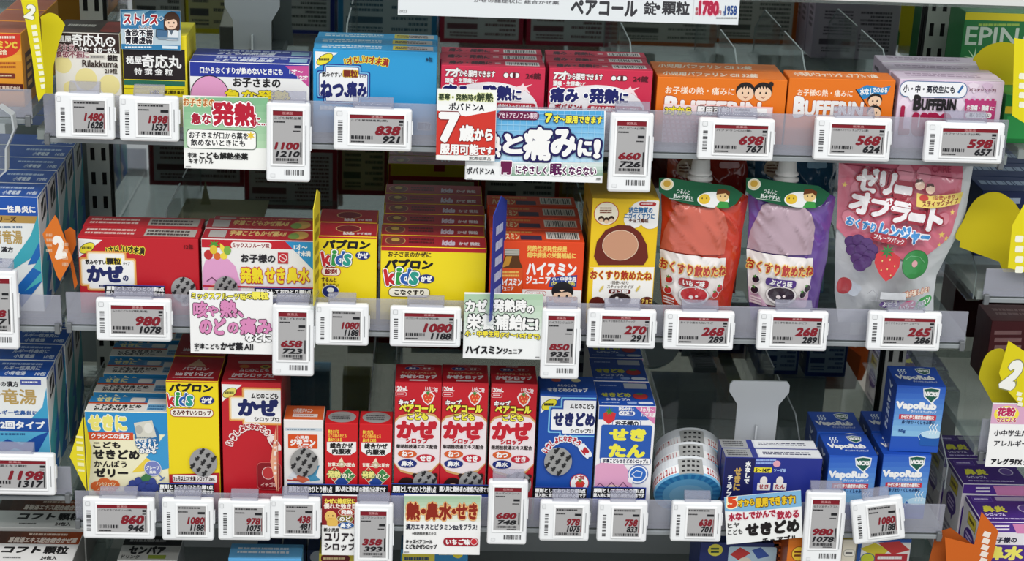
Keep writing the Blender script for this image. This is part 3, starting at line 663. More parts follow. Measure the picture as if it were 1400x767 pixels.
c = Carton('medicine_box', 'x', 1225, 1368, 110, zT, .032, 'e4d0e2', side='c8b4c8', top='d8c6d8', group='lilac cartons')
f = c.front()
for i in range(8):
    for j in range(4):
        x, y = 1236+i*19, 116+j*26
        if x+8 < 1369: f.poly([(x, y-12), (x+8, y), (x, y+12), (x-8, y)], 'eedfec' if (i+j) % 2 else 'dabfd8')
f.r(1231, 112, 1321, 132, 'f5f6f8', rad=9, o=('3a6a9a', 1)); f.poly([(1241, 131), (1252, 131), (1245, 138)], 'f5f6f8'); f.t('小・中・高校生にも', 1270, 121.5, 70, 10, '1f2030', b=.045); f.l([(1310, 126), (1316, 117)], 3, '2f6aa8')
f.t('バファリンルナJ', 1343, 123, 36, 5, '6a1c3c', b=.04); f.t('B', 1254, 140, 9, 19, K_, b=.07); f.t('UFFERIN', 1283, 143, 46, 14, K_, b=.07)
f.t('L', 1237, 164, 13, 36, 'a81c48', b=.05); f.t('una', 1274, 170, 52, 26, 'a81c48', b=.09)
f.r(1318, 137, 1360, 168, 'c03a78')
for i in range(6): f.r(1319+i*7.2, 134.5, 1323+i*7.2, 139, 'c03a78')
f.t('生理痛・頭痛', 1336, 147, 30, 7.5, W_, b=.05); f.t('に', 1356, 148, 5, 5, W_, b=.05); f.r(1319, 153, 1355, 161, W_, rad=4); f.t('眠くなりにくい', 1339, 157, 28, 5.5, K_, b=.04)
t = c.top(); t.micro(.1, .15, .9, .6, 2, 'a890a8'); t.r(0, .82, 1, 1, 'efe3ee'); l = c.left(); l.t('LUNA', .5, .3, .3, .6, '6a2a4a', b=.05, v=True) if 0 else l.micro(.2, .1, .8, .5, 4, '4a3a4a')
c.backprint('cbb8c8', '5f4f5f', 11).done(3, gap=.0015, labels='lilac painkiller carton with white diamonds at the right end, {} of three')
# hanging sign of the shelf above
def p(f):
    f.t('ペアコール', 826, 11, 90, 20, '3c3c40', b=.06); f.t('錠', 889, 11, 17, 18, '3c3c40', b=.03); f.t('・', 900, 10, 5, 5, '3c3c40', b=.05); f.t('顆粒', 924, 11, 37, 18, '3c3c40', b=.045)
    f.t('かぜの諸症状に 総合かぜ薬', 706, 2, 116, 5, '66666a', b=.02); f.r(948, -9, 948.6, 27, 'c8c8cc')
    f.t('税抜', 953, 15, 5, 10, 'b03a4a', b=.04, v=True); f.t('1780', 969, 11, 26, 17, 'b02a48', b=.09, o=[('f0b8c4', .05)]); f.t('円', 984, 17, 4, 5, 'b03a4a'); f.t('税込', 990, 18, 4, 6, '3a5a9a', b=.03, v=True); f.t('1958', 999, 14, 16, 12, '2a4a8a', b=.05); f.micro(979, 23, 1011, 26, 1, '666666'); f.t('2023', 551, 15, 11, 4, '888888', b=0, rot=0)
card('hanging_sign', 'wide white price sign hanging from the shelf above at the top edge', (545, -12, 1012, 27), -.016, 'dfe4e6', p, cat='sign')
for px, y, z, h, lab in ((470, 30, zT, .1, 'clear divider between the grey paddle and sky blue cartons'), (860, 80, zT, .09, 'clear divider between red and wide orange cartons'), (1005, 60, zT, .085, 'tall clear divider behind the wide orange cartons'), (1098, 60, zT, .085, 'clear divider behind the orange chewable carton'), (1210, 60, zT, .09, 'clear divider left of the lilac cartons'), (1382, 90, zT, .09, 'clear divider at the right end of the top shelf')):
    divider(px, 195, z, h*.7, .1 if px not in (470,) else .12, MIR-.01, lab)
paddle(346, -8, 108, zT, .13, 76, 'light grey pusher paddle behind the blue and white suppository cartons', 'a4a8ac')
def wedge(label, px, py, z, Y):
    x = onY(px, py, Y).x; root = empty('stepped_stand', label, 'display stand', (x, Y, z)); mb = MB()
    mb.prism([(0, 0, .001), (0, .06, .001), (0, .06, .03), (0, 0, .045)], (.05, 0, 0), M('8a8680', 'metal')); mb.build('block', root, bev=.001)
    mb = MB(); mb.box(.051, 0, .001, .053, .06, .05, M('9a968e', 'metal')); mb.build('side_plate', root, bev=.0004)
wedge('brushed metal riser block left of the grey pusher paddle', 268, 190, zT, .12)
# ------------------------------------------------------------------ middle shelf goods
def limit_card(xl, xr, yt, yb, label, wide=False, Y=.006):
    def p(f):
        f.r(xl, yt, xr, yb, '2a4298'); h = 12 if wide else 14; f.r(xl, yt, xr, yt+h, '131418')
        w = xr-xl
        if wide: f.t('原則としておひとり様1点', xl+w*.23, yt+h/2, w*.43, 8, W_, b=.06); f.t('購入時に資格者の確認が必要です', xl+w*.73, yt+h/2, w*.5, 7, W_, b=.05)
        else: f.t('原則としておひとり様1点', xl+w*.5, yt+3.8, w*.95, 5.6, W_, b=.06); f.t('購入時に資格者の確認が必要です', xl+w*.5, yt+10.4, w*.96, 5.2, W_, b=.06)
    return card('purchase_limit_card', label, (xl, yt, xr, yb), Y, '2a4298', p, cat='notice card')

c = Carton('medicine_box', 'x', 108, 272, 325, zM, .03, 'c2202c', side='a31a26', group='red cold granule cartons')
f = c.front(); f.poly([(107, 326), (140, 328), (108, 352)], 'f2f2f0'); f.e(119, 339, 11, 5.5, 'f0e23a', rot=-32, o=(K_, .8)); f.micro(112, 336, 127, 342, 1, K_)
f.t('1才以上', 158, 341, 26, 9, '2a1a14', b=.05, o=[('f2e34a', .12)], rot=-8); f.t('11才未満', 183, 341.5, 29, 9.5, '2a1a14', b=.05, o=[('f2e34a', .12)], rot=7)
for q, cc in ((3.5, 'e6a050'), (1.5, 'f6e2b8'), (0, 'f4f4f2')):
    f.r(122-q, 347-q, 170+q, 394+q, cc, rad=3); f.r(113-q, 356-q, 183+q, 388+q, cc, rad=3)
f.t('飲みやすい', 131, 358, 28, 6.5, K_, b=.06); f.r(145, 352.5, 166, 361.5, 'efd32a'); f.t('顆粒', 155.5, 357, 19, 8.5, K_, b=.06); f.t('タイプ', 173, 360, 9, 4, K_, b=.04)
f.t('かぜ', 144, 374, 47, 20, '1b2560', b=.085); f.t('の', 172, 380, 7, 7, '1b2560', b=.06); f.micro(136, 388, 160, 393, 1, '1b2560'); f.t('12包', 258, 337, 12, 6, '6a0c14', b=.04)
f.t('顆粒', 258, 414, 20, 9, 'f2e0e0', b=.04)
t = c.top(); t.micro(.04, .15, .5, .8, 2, 'e8c8c0', seed=9); t.r(.54, .12, .97, .85, 'b9b4ac'); t.micro(.56, .2, .95, .8, 2, '4a3a3a', seed=4)
c.seal(251, 396, 17).backprint('d4cfca', '6a3a3a').done(2, labels='red cold medicine carton, leftmost on the middle shelf, {} of its pair')
limit_card(144, 226, 391, 452, 'dark blue purchase limit card in front of the leftmost red carton on the middle shelf')
c = Carton('medicine_box', 'x', 276, 432, 328, zM, .03, 'eeecea', top='b0202e', side='b0202e', group='fruit flavoured cold medicine cartons')
f = c.front(); f.fill('efeeec'); f.r(274, 327, 424, 341, 'c4202f') if 0 else f.poly([(270, 322), (440, 327), (440, 342), (270, 338)], 'c4202f')
f.r(316, 331, 371, 340, 'f4eeea', rad=4); f.t('ミックスフルーツ味', 343, 335.5, 50, 6.5, '8a1a28', b=.05)
f.poly([(390, 330), (432, 331), (432, 372)], '2f93cc'); f.t('1才〜', 411, 338, 18, 7, W_, b=.05); f.t('11才未満', 412, 346.5, 25, 7, W_, b=.05)
f.poly([(283, 400), (275, 392), (276, 370), (281, 356), (296, 352), (312, 354), (322, 364), (328, 384), (330, 400)], 'e2a2cc'); f.e(300, 396, 15, 9, 'f3d4bc')
f.e(285, 348, 6, 6.5, 'c03030'); f.e(297, 350, 5, 5, 'd86a30'); f.e(306, 350, 5, 4.5, 'efd84a'); f.star(293, 334, 8, 3, 7, '4f9a3c'); f.e(292, 341, 5, 6, 'e2c23a'); f.poly([(301, 332), (306, 336), (311, 345), (306, 346), (301, 340)], 'f0dc4a'); f.e(311, 342, 5, 6, '7fb04a')
f.l([(283, 384), (290, 379), (297, 385), (304, 379), (311, 386), (318, 382)], 1.3, '6a3a5a')
f.t('お子様の', 353, 353, 46, 11, '26242a', b=.05); f.r(380, 345, 394, 360, 'c42a34'); f.e(387, 352.5, 4.5, 4.5, 'c42a34', o=('f4dcd8', 1)); f.l([(383, 350), (391, 355)], 1, 'f4dcd8')
for s_, x, w in (('発熱', 344, 30), ('せき', 376, 26), ('鼻水', 408, 30)): f.t(s_, x, 376, w, 20, 'f2dc2a', b=.055, o=[('c42430', .065)])
f.r(275, 391, 432, 393, 'c4202f')
t = c.top(); t.r(.05, .15, .2, .85, 'b9b4b0'); t.t('宇津こどもかぜ薬AII', .48, .4, .5, .5, 'e0c27a', b=.05, sh=.2); t.e(.85, .5, .08, .4, 'c9a050'); t.e(.8, .6, .05, .3, '7a9a4a')
c.seal(309, 394, 16).backprint('cfc8c4', '7a4a4a', 12)
o = c.done(2, labels='white fruit flavoured cold medicine carton with pink hair drawing, {} of the front pair')
copy_thing(o[0], Vector(o[0].location)+Vector((.0, .075, -.012)), 'white fruit flavoured cold medicine carton sunk low behind the front pair')
limit_card(348, 427, 395, 452, 'dark blue purchase limit card left of the yellow upright strip')
def p(f):
    f.t('ミックスフルーツ味', 299, 405, 74, 8.5, 'f2e85a', b=.06, o=[('222222', .1)]); f.t('の', 341, 405, 8, 7, 'f2e85a', b=.06, o=[('222222', .1)]); f.t('顆粒', 356, 404, 22, 10, 'f2e85a', b=.06, o=[('222222', .1)])
    f.t('咳', 274, 423, 18, 21, 'd88ab8', b=.05, o=[('3a1428', .05)]); f.t('や', 291, 425, 14, 13, 'd88ab8', b=.06, o=[('3a1428', .05)]); f.t('熱、', 317, 422, 30, 22, 'd88ab8', b=.05, o=[('3a1428', .05)])
    f.t('のど', 291, 446, 34, 20, 'd88ab8', b=.08, o=[('3a1428', .05)]); f.t('の', 319, 448, 13, 13, 'd88ab8', b=.08, o=[('3a1428', .05)]); f.t('痛み', 350, 446, 42, 22, 'd88ab8', b=.06, o=[('3a1428', .05)]); f.t('などに', 353, 461, 34, 11, 'f4f4f4', b=.08, o=[('222222', .1)])
    f.t('宇津こども', 283, 473, 34, 7.5, '222226', b=.035); f.t('かぜ薬', 317, 473, 30, 10, '222226', b=.06); f.t('AII', 340, 474, 12, 8, '222226', b=.03); f.micro(266, 477, 273, 480, 1, '888888')
card('promo_card', 'white advertising card with pink outlined lettering, left of the upright label', (260, 399, 373, 483), -.006, 'f1f1f0', p)
def strip(name, label, x, yt, yb, z0, col, wdt, ink, Y0=-.012, yaw=82, txt=None):
    a = onY(x, yt, Y0); zb = onY(x, yb, Y0).z; root = empty(name, label, 'shelf marker', (a.x, Y0, zb), (0, 0, math.radians(yaw))); H = a.z-zb
    mb = MB(); mb.prism([(0, 0, .0), (wdt, 0, .004), (wdt, 0, H*.93), (wdt*.55, 0, H), (0, 0, H*.88)], (0, .0008, 0), M(col, 'card')); mb.build('sheet', root)
    f = Face((0, -.0002, H), (1, 0, 0), (0, 0, -1), (0, -1, 0), wdt, H, kind='card'); f.micro(.2, .2, .8, .85, 5, ink); f.mb.build('print', root)
    mb = MB(); mb.box(-.001, -.002, -.004, wdt*.5, .003, .010, M('c9cdd2', 'clear')); mb.build('clip', root)
strip('shelf_marker', 'yellow upright shelf marker seen edge-on between white and yellow cartons', 429, 268, 418, zM, 'e2d23a', .035, 'a89a2a', yaw=84)
strip('shelf_marker', 'dark blue upright shelf marker seen edge-on before the orange cartons', 676, 275, 440, zM, '2f3f9a', .032, 'c9d2f0', yaw=66)

def pabron(f, cx, y, w, h): f.t('パブロン', cx, y, w, h, '17151a', b=.09, sh=.12)
c = Carton('medicine_box', 'x', 434, 515, 323, zM, .04, 'f2da1e', top='ab1c28', side='ab1c28', group='narrow yellow cartons')
f = c.front(); f.fill('f2da1e'); f.poly([(428, 318), (520, 318), (520, 327), (428, 325)], 'b81e2a'); pabron(f, 474, 334, 63, 11); f.kids(460, 353, 40, 20)
f.e(496, 349, 10, 5.8, '1f2f7a'); f.t('かぜ', 496, 349, 14, 7, W_, b=.07); f.r(440, 366, 465, 376, 'f6f0e0', rad=5, o=('b81e2a', .9)); f.t('錠剤', 452.5, 371, 16, 7, '8a1420', b=.05)
f.t('するんと', 450, 382, 20, 6, '5a3a12', b=.05); f.t('飲みやすい', 452, 389, 22, 5, '5a3a12', b=.04); f.e(452, 398, 11, 8.5, '1f2f7a', o=('f6f0e0', .8)); f.e(452, 396, 5, 3.2, 'eef2f6'); f.t('錠剤', 452, 403, 8, 3.4, W_)
f.r(470, 436, 515, 452, 'b0202c'); t = c.top(); t.e(.5, .45, .2, .25, '7a1420', o=('d8b070', .02)); t.t('kids', .52, .8, .18, .2, 'e8d8d8', b=.08); t.t('かぜ 錠剤', .78, .8, .24, .16, 'e8d8d8', b=.05)
c.backprint('d9d29a', '5a6a4a')
f = c.backp(); f.r(.05, .08, .95, .28, '2a7a4a'); c.done(2, labels='narrow yellow cold tablet carton with red top, {} of its pair')
c = Carton('medicine_box', 'x', 520, 664, 338, zM, .0322, 'f3dc20', top='a81c28', side='a81c28', group='wide yellow cartons with red tops')
f = c.front(); f.fill('f3dc20'); f.poly([(510, 330), (670, 334), (670, 346), (510, 342)], 'b81e2a'); f.t('お子さまのかぜに', 560, 348, 58, 7, '4a3210', b=.05); pabron(f, 559, 361, 64, 12); f.kids(549, 378, 46, 22)
f.e(583, 381, 11, 6.2, '1f2f7a'); f.t('かぜ', 583, 381, 15, 7.5, W_, b=.07); f.r(532, 394, 587, 405, 'f6f2e2', rad=5, o=('6a5412', .8)); f.t('こなぐすり', 559.5, 399.5, 40, 7, '2a2010', b=.06)
t = c.top(); t.e(.13, .5, .09, .36, '7a3a28', o=('c89a60', .01)); t.e(.13, .4, .04, .16, 'cfae4a'); t.micro(.26, .2, .53, .75, 2, '5a0c14'); t.t('kids', .64, .6, .12, .42, 'd8c8d8', b=.08, sh=.1); t.t('かぜ 微粒', .84, .65, .2, .3, 'e8d8d8', b=.05)
f = c.backp(); f.r(.02, .0, .98, .18, 'd8b81e'); f.r(.38, 0, .5, .1, 'a01824'); f.r(.05, .25, .95, .93, 'd8d0b0'); f.micro(.1, .3, .9, .9, 9, '6a5a4a')
c.done(6, gap=.001, labels='wide yellow children cold powder carton with red top, {} of six')
# orange tonic cartons
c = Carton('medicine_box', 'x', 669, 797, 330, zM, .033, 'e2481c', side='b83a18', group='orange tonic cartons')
f = c.front(); f.t('発熱性消耗性疾患', 748, 340, 54, 7.5, 'f2cf6a', b=.04); f.t('病中病後の栄養補給に', 754, 349, 66, 7.5, 'f2cf6a', b=.04)
f.t('ハイスミン', 754, 368, 67, 16, W_, b=.08); f.t('ジュニア', 736, 383, 33, 10, W_, b=.05); f.poly([(753, 379), (789, 376), (788, 392), (750, 392)], '23408a'); f.t('小・中学生用', 771, 381.5, 32, 6.5, W_, b=.05); f.t('(7才〜14才未満)', 770, 388, 32, 5, 'f2e34a', b=.03)
f.r(712, 396, 797, 448, 'f1efec'); f.r(718, 398, 746, 404, 'f1efec', rad=3, o=('b8401c', .7)); f.t('30mL×3本入', 732, 401, 24, 4, 'b8401c', b=.03)
f.e(769, 398, 15, 13, '1b1a1e'); f.e(769, 407, 13.5, 11, 'f0cdb0'); f.e(764, 405, 1.6, 2.2, K_); f.e(775, 405, 1.6, 2.2, K_); f.poly([(755, 401), (760, 394), (768, 399), (778, 393), (784, 402), (776, 399), (762, 400)], '1b1a1e'); f.e(786, 408, 3, 3, 'e8c0a0'); f.e(752.5, 408, 3, 3, 'e8c0a0')
f.r(690, 340, 710, 349, '9a978c', rad=2); 
for i in range(4): f.r(690, 341+i*2, 710, 341.8+i*2, 'c8c5b8')
f.poly([(691, 349), (709, 349), (711, 358), (714, 364), (714, 420), (682, 420), (682, 364), (688, 358)], '5a3410'); f.poly([(692, 350), (700, 350), (696, 362), (686, 366)], 'c89030')
f.r(682, 366, 714, 404, 'd8521e'); f.t('ハイスミン', 698, 385, 30, 9, W_, b=.08); f.t('ジュニア', 693, 394, 18, 6, W_, b=.05); f.micro(684, 369, 712, 379, 2, 'f0c060')
t = c.top(); t.t('ハイスミン', .18, .62, .26, .5, 'f4d8a0', b=.07); t.micro(.05, .1, .5, .35, 1, 'e8a050'); t.r(.32, .5, .55, .9, '3a2a4a'); t.r(.6, .15, .96, .8, 'e9e2da'); t.bars(.62, .2, .94, .75, n=30)
c.backprint('d4d0c8').done(4, gap=.003, labels='orange tonic carton with brown bottle picture, {} of four')
def p(f):
    f.grad(634, 402, 744, 466, 'a9c8a8', 'f0f3f0', 8); f.r(634, 465, 742, 490, 'f0f2f1')
    f.t('カゼ・', 656, 418, 38, 15, W_, b=.08, o=[('202428', .08)]); f.t('発熱時', 697, 418, 44, 16, W_, b=.06, o=[('202428', .08)]); f.t('の', 725, 423, 9, 9, W_, b=.08, o=[('202428', .1)])
    f.t('栄養補給', 677, 440, 76, 20, W_, b=.055, o=[('202428', .07)]); f.t('に!', 725, 443, 20, 15, W_, b=.08, o=[('202428', .08)]); f.r(636, 449, 737, 460, 'd9dc6a') if 0 else None
    f.t('小・中学生用', 659, 456, 46, 8, 'f0e040', b=.06, o=[('2a3a5a', .1)]); f.t('(7才〜14才まで)', 711, 459, 54, 8, 'f0e040', b=.06, o=[('2a3a5a', .1)], rot=2)
    f.t('ハイスミン', 662, 478, 50, 10, '1e1e22', b=.08); f.t('ジュニア', 701, 480, 26, 7, '1e1e22', b=.06); f.micro(732, 487, 738, 489, 1, '888888')
card('promo_card', 'pale green and white advertising card with white outlined lettering, left of the upright label', (634, 402, 741, 490), -.007, 'f0f2f1', p)
# tall yellow stick carton
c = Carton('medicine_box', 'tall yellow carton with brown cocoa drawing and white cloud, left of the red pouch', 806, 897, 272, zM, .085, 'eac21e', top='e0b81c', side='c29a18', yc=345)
f = c.front(); f.fill('ecc51f'); f.e(829, 292, 16, 15, 'f2ead2', o=('b8401c', 1)); f.micro(820, 283, 838, 292, 3, '7a3a1c', seed=8)
for i, x in enumerate((822, 829, 836)): f.e(x, 299+(i == 1)*2, 4, 4, '3a2416'); f.e(x, 301+(i == 1)*2, 3, 2.6, 'eecba8')
for x, y, r in ((866, 300, 13), (878, 290, 17), (892, 282, 12), (889, 300, 14), (898, 292, 10)): f.e(x, y, r, r*.9, 'f2f1ee')
f.r(874, 276, 897, 281.5, 'b02a2c', rad=3); f.t('新感覚', 885, 278.8, 15, 4, W_) if 0 else f.micro(877, 277.5, 894, 280, 1, 'f2e0e0')
f.t('抗生物質の', 876, 287, 32, 7.5, '2a6aa0', b=.05); f.t('ニガイくすりに', 874, 295, 41, 7, '2a6aa0', b=.05); f.t('チョコ風味', 873, 301.5, 26, 5, '5a2a1c', b=.05)
f.poly([(812, 350), (816, 330), (828, 314), (845, 307), (862, 308), (876, 318), (884, 334), (886, 352), (880, 362), (818, 362)], '6a2418'); f.e(848, 335, 24, 20, 'c89476', o=('f0dcc0', .6))
f.poly([(806, 365), (902, 365), (902, 424), (806, 424)], 'f3f1ec'); f.r(800, 365, 810, 424, 'ecc51f'); f.r(892, 365, 905, 424, 'ecc51f')
f.t('おくすり飲めたね', 849, 376, 84, 12, 'a8281c', b=.05, o=[('f2d05a', .1)])
f.t('1回使い切り', 847, 386, 24, 4.5, '5a4a3a', b=.03); f.t('スティックタイプ', 848, 391.5, 36, 4.5, '5a4a3a', b=.03); f.r(832, 395, 862, 401, '6a1c16', rad=2); f.t('チョコ風味', 847, 398, 24, 4.6, W_, b=.05)
f.e(847, 409, 15, 9, '2a1a18', o=('b8b0a8', 1)); f.e(843, 407, 2.5, 2, 'e8e4e0'); f.e(849, 410, 2, 1.6, 'e8e4e0'); f.e(816, 414, 11, 9, '5a1a14'); f.e(884, 414, 11, 9, '5a1a14'); f.t('チョコ', 884, 411, 14, 6, 'e8c860', b=.05)
for x in (822, 872): f.e(x, 394, 1.6, 5, 'd8c060', rot=30)
l = c.left(); l.r(.2, .1, .85, .9, 'cfa81e'); l.micro(.3, .15, .75, .6, 6, '6a5a2a'); c.backprint('d8cfa8').done()

# ---- spouted and flat pouches
from mathutils import noise as mn
def pouch(name, label, outline, Y, bulge, base, paint, crinkle=1, parts=None, back=None):
    P3 = [onY(x, y, Y) for x, y in outline]; xs = [p.x for p in P3]; zs = [p.z for p in P3]; x0, x1, z0, z1 = min(xs), max(xs), min(zs), max(zs)
    root = empty(name, label, 'pouch', ((x0+x1)/2, Y, z0)); W, H = x1-x0, z1-z0
    f = Face((-W/2, 0, H), (1, 0, 0), (0, 0, -1), (0, -1, 0), W, H, mw=mworld(root), kind='film'); f.lay = 2e-4; f.clip = False
    f.poly(outline, base); f.layer += 9; f.wO = f.wO+f.wN*bulge*.8; paint(f)
    O2 = np.array([(p.x-(x0+x1)/2, p.z-z0) for p in P3]); A, B = O2, np.roll(O2, -1, 0)
    def dist(x, z):
        d = B-A; w_ = np.array([x, z])-A; t = np.clip((w_*d).sum(1)/((d*d).sum(1)+1e-15), 0, 1); return math.sqrt((((w_-t[:, None]*d)**2).sum(1)).min())
    dm = min(W, H)*.42
    def drape(o, sign):
        me = o.data; bm = bmesh.new(); bm.from_mesh(me)
        for ax, L_, n in ((0, W, 44), (2, H, 56)):
            for i in range(1, n):
                c_ = -W/2+L_*i/n if ax == 0 else L_*i/n
                no = (1, 0, 0) if ax == 0 else (0, 0, 1)
                bmesh.ops.bisect_plane(bm, geom=bm.verts[:]+bm.edges[:]+bm.faces[:], plane_co=(c_, 0, 0) if ax == 0 else (0, 0, c_), plane_no=no, dist=1e-7)
        bmesh.ops.triangulate(bm, faces=bm.faces[:], quad_method='FIXED')
        for v in bm.verts:
            k = min(dist(v.co.x, v.co.z)/dm, 1); q = 1-(1-k)**2
            wr = mn.noise(Vector((v.co.x*55, 3*sign, v.co.z*40)))*.0016*crinkle+(1-abs(mn.noise(Vector((v.co.x*48+v.co.z*30, 7*sign, v.co.z*26)))))**22*.0042*crinkle*(.15+.85*(v.co.z/H))+mn.noise(Vector((v.co.x*130+v.co.z*90, 7, v.co.z*60)))*.0008
            v.co.y -= sign*(bulge*q*(.55+.45*min(1, (1-v.co.z/H)*1.6))+wr*min(1, k*4))
        bm.to_mesh(me); bm.free(); me.polygons.foreach_set('use_smooth', np.ones(len(me.polygons), bool)); me.update()
    drape(f.mb.build('front_panel', root), 1)
    mb = MB(); mb.add([(p[0], .0006, p[1]) for p in O2], [list(range(len(O2)))[::-1]], M(back or base, 'film')); drape(mb.build('back_panel', root), -1)
    if parts: parts(root, W, H, x0, z0)
    return root
def spout(root, px, py_t, py_b, Y, green=True, ox=0):
    Mi = mworld(root).inverted(); b = Mi @ onY(px, py_b, Y); t = Mi @ onY(px, py_t, Y); h = t.z-b.z; r = .0092
    mb = MB(); mb.lathe([(.001, 0), (r*1.25, 0), (r*1.25, h*.1), (r*.9, h*.14), (r*.9, h*.22), (r*1.3, h*.25), (r*1.3, h*.32), (r*.95, h*.36), (r*.95, h*.42), (r*1.2, h*.45), (r*1.2, h*.5), (r, h*.55), (r*.88, h*.97), (r*.8, h), (.001, h)], M('dcdcd8', 'plastic'), 28, c=(b.x, b.y+.004, b.z))
    mb.build('spout_cap', root, smooth=True)
    fr = Face((-.1, -.0155, .3), (1, 0, 0), (0, 0, -1), (0, -1, 0), .2, .3, mw=mworld(root), kind='card')
    o = ox; fr.poly([(901+o, 243), (915+o, 243), (940+o, 247), (1000+o, 254), (1016+o, 265), (1006+o, 279), (995+o, 285), (975+o, 285), (945+o, 280), (915+o, 272), (901+o, 262)], '1d5a3c')
    fr.e(912+o, 252, 8, 7, 'e8d8a8', o=('f0eee6', 1)); fr.e(912+o, 251, 5, 4.5, 'c8a040'); fr.e(975+o, 273, 22, 11, 'eef0ee')
    fr.e(963+o, 272, 8, 7, 'e6c23a'); fr.e(988+o, 268, 8.5, 8, 'eccb8a'); fr.poly([(979+o, 266), (981+o, 259), (990+o, 258), (998+o, 262), (997+o, 269), (992+o, 264)], '6a3a1c'); fr.poly([(978+o, 284), (984+o, 275), (995+o, 276), (996+o, 284)], '3f9a4a')
    for x in (960, 966): fr.e(x+o, 271, .8, 1, K_)
    for x in (985, 991): fr.e(x+o, 268, .8, 1, K_)
    fr.t('つるんと', 934+o, 262, 18, 5.5, 'e8f0ea', b=.03, rot=6); fr.t('飲みやすい!', 934+o, 269, 27, 6, 'e8f0ea', b=.03, rot=6); fr.l([(915+o, 271), (948+o, 275)], .6, 'd8e8dc')
    fr.mb.build('header_tag', root)
def okusuri(o, edge, panel, pill, pilltxt, berry, spill):
    def p(f):
        f.poly([(918+o, 300), (925+o, 282), (945+o, 275), (975+o, 279), (990+o, 292), (996+o, 312), (990+o, 347), (905+o, 345), (910+o, 320)], panel); f.layer += 5
        f.poly([(904+o, 346), (950+o, 347), (992+o, 352), (990+o, 378), (984+o, 402), (978+o, 414), (930+o, 416), (907+o, 402)], 'efe9e6'); f.layer += 4
        f.poly([(954+o, 418), (968+o, 404), (986+o, 396), (982+o, 418)], spill); f.poly([(907+o, 418), (907+o, 396), (918+o, 402), (930+o, 418)], spill)
        f.t('おくすり飲めたね', 948+o, 366, 88, 14, 'b02a26', b=.05, o=[('f2cf6a', .1)], rot=2.2)
        f.r(927+o, 378, 967+o, 389, pill, rad=4, rot=2); f.t(pilltxt, 947+o, 383.5, 29, 8, W_, b=.05, rot=2)
        f.e(947+o, 400, 20, 12.5, 'e4dedd', o=('a8a0a0', .8)); f.e(947+o, 399, 17.5, 10.5, berry); f.e(943+o, 402, 3, 2.4, 'f4e6e6'); f.e(950+o, 400, 2, 1.8, 'f4e6e6')
        for x, y in ((915, 383), (976, 398), (982, 390), (913, 397)):
            f.e(x+o, y, 4, 5, berry, rot=20, o=('f2eeec', .8)); f.star(x+o-1, y-4, 3, 1.2, 5, '4a8a3a')
        f.t('保存料不使用', 940+o, 415, 22, 4, '3a6a9a' if 'b' in pill[:2] else '6a2a2a', b=.02); f.micro(908+o, 405, 922+o, 416, 3, 'f0e2e2')
    return p
O7 = [(907, 247), (1000, 258), (1023, 268), (1021, 282), (1014, 318), (1012, 350), (1003, 390), (996, 436), (908, 436), (903, 390), (902, 340), (905, 300), (904, 268)]
pouch('drink_pouch', 'red spouted jelly pouch with white cap and green header tag, third spot from the right', O7, .03, .02, 'cc3a20', okusuri(0, 'cc3a20', 'c8604c', 'a8222a', 'いちご味', 'b8242c', 'c8402c'), parts=lambda r, W, H, x0, z0: spout(r, 957, 217, 256, .028), back='a82c18')
O8 = [(x+119, y+1) for x, y in O7]
pouch('drink_pouch', 'purple spouted jelly pouch with white cap and green header tag, beside the pink pouch', O8, .03, .02, '6c4a9c', okusuri(119, '6c4a9c', 'b39aa6', '4a2a80', 'ぶどう味', '2a1a2c', 'd8b0c8'), parts=lambda r, W, H, x0, z0: spout(r, 1075, 218, 257, .028, ox=119), back='5a3a8a')
for k, (px, Y, lab) in enumerate(((965, .075, 'dark red pouch hidden behind the red spouted pouch'), (1085, .075, 'dark blue pouch hidden behind the purple spouted pouch'))):
    O = [(px-52, 205), (px+55, 218), (px+58, 235), (px+45, 330), (px+40, 400), (px-50, 400), (px-55, 300)]
    pouch('drink_pouch', lab, O, Y, .016, ('8a2418', '24506e')[k], lambda f: (f.e(px-25, 232, 14, 12, 'b8a890'), f.micro(px-36, 226, px-14, 238, 3, '6a4a3a'), f.r(px+20, 225, px+48, 232, 'c9a0a0' if k == 0 else '8ab0c8', rad=3), None)[-1])
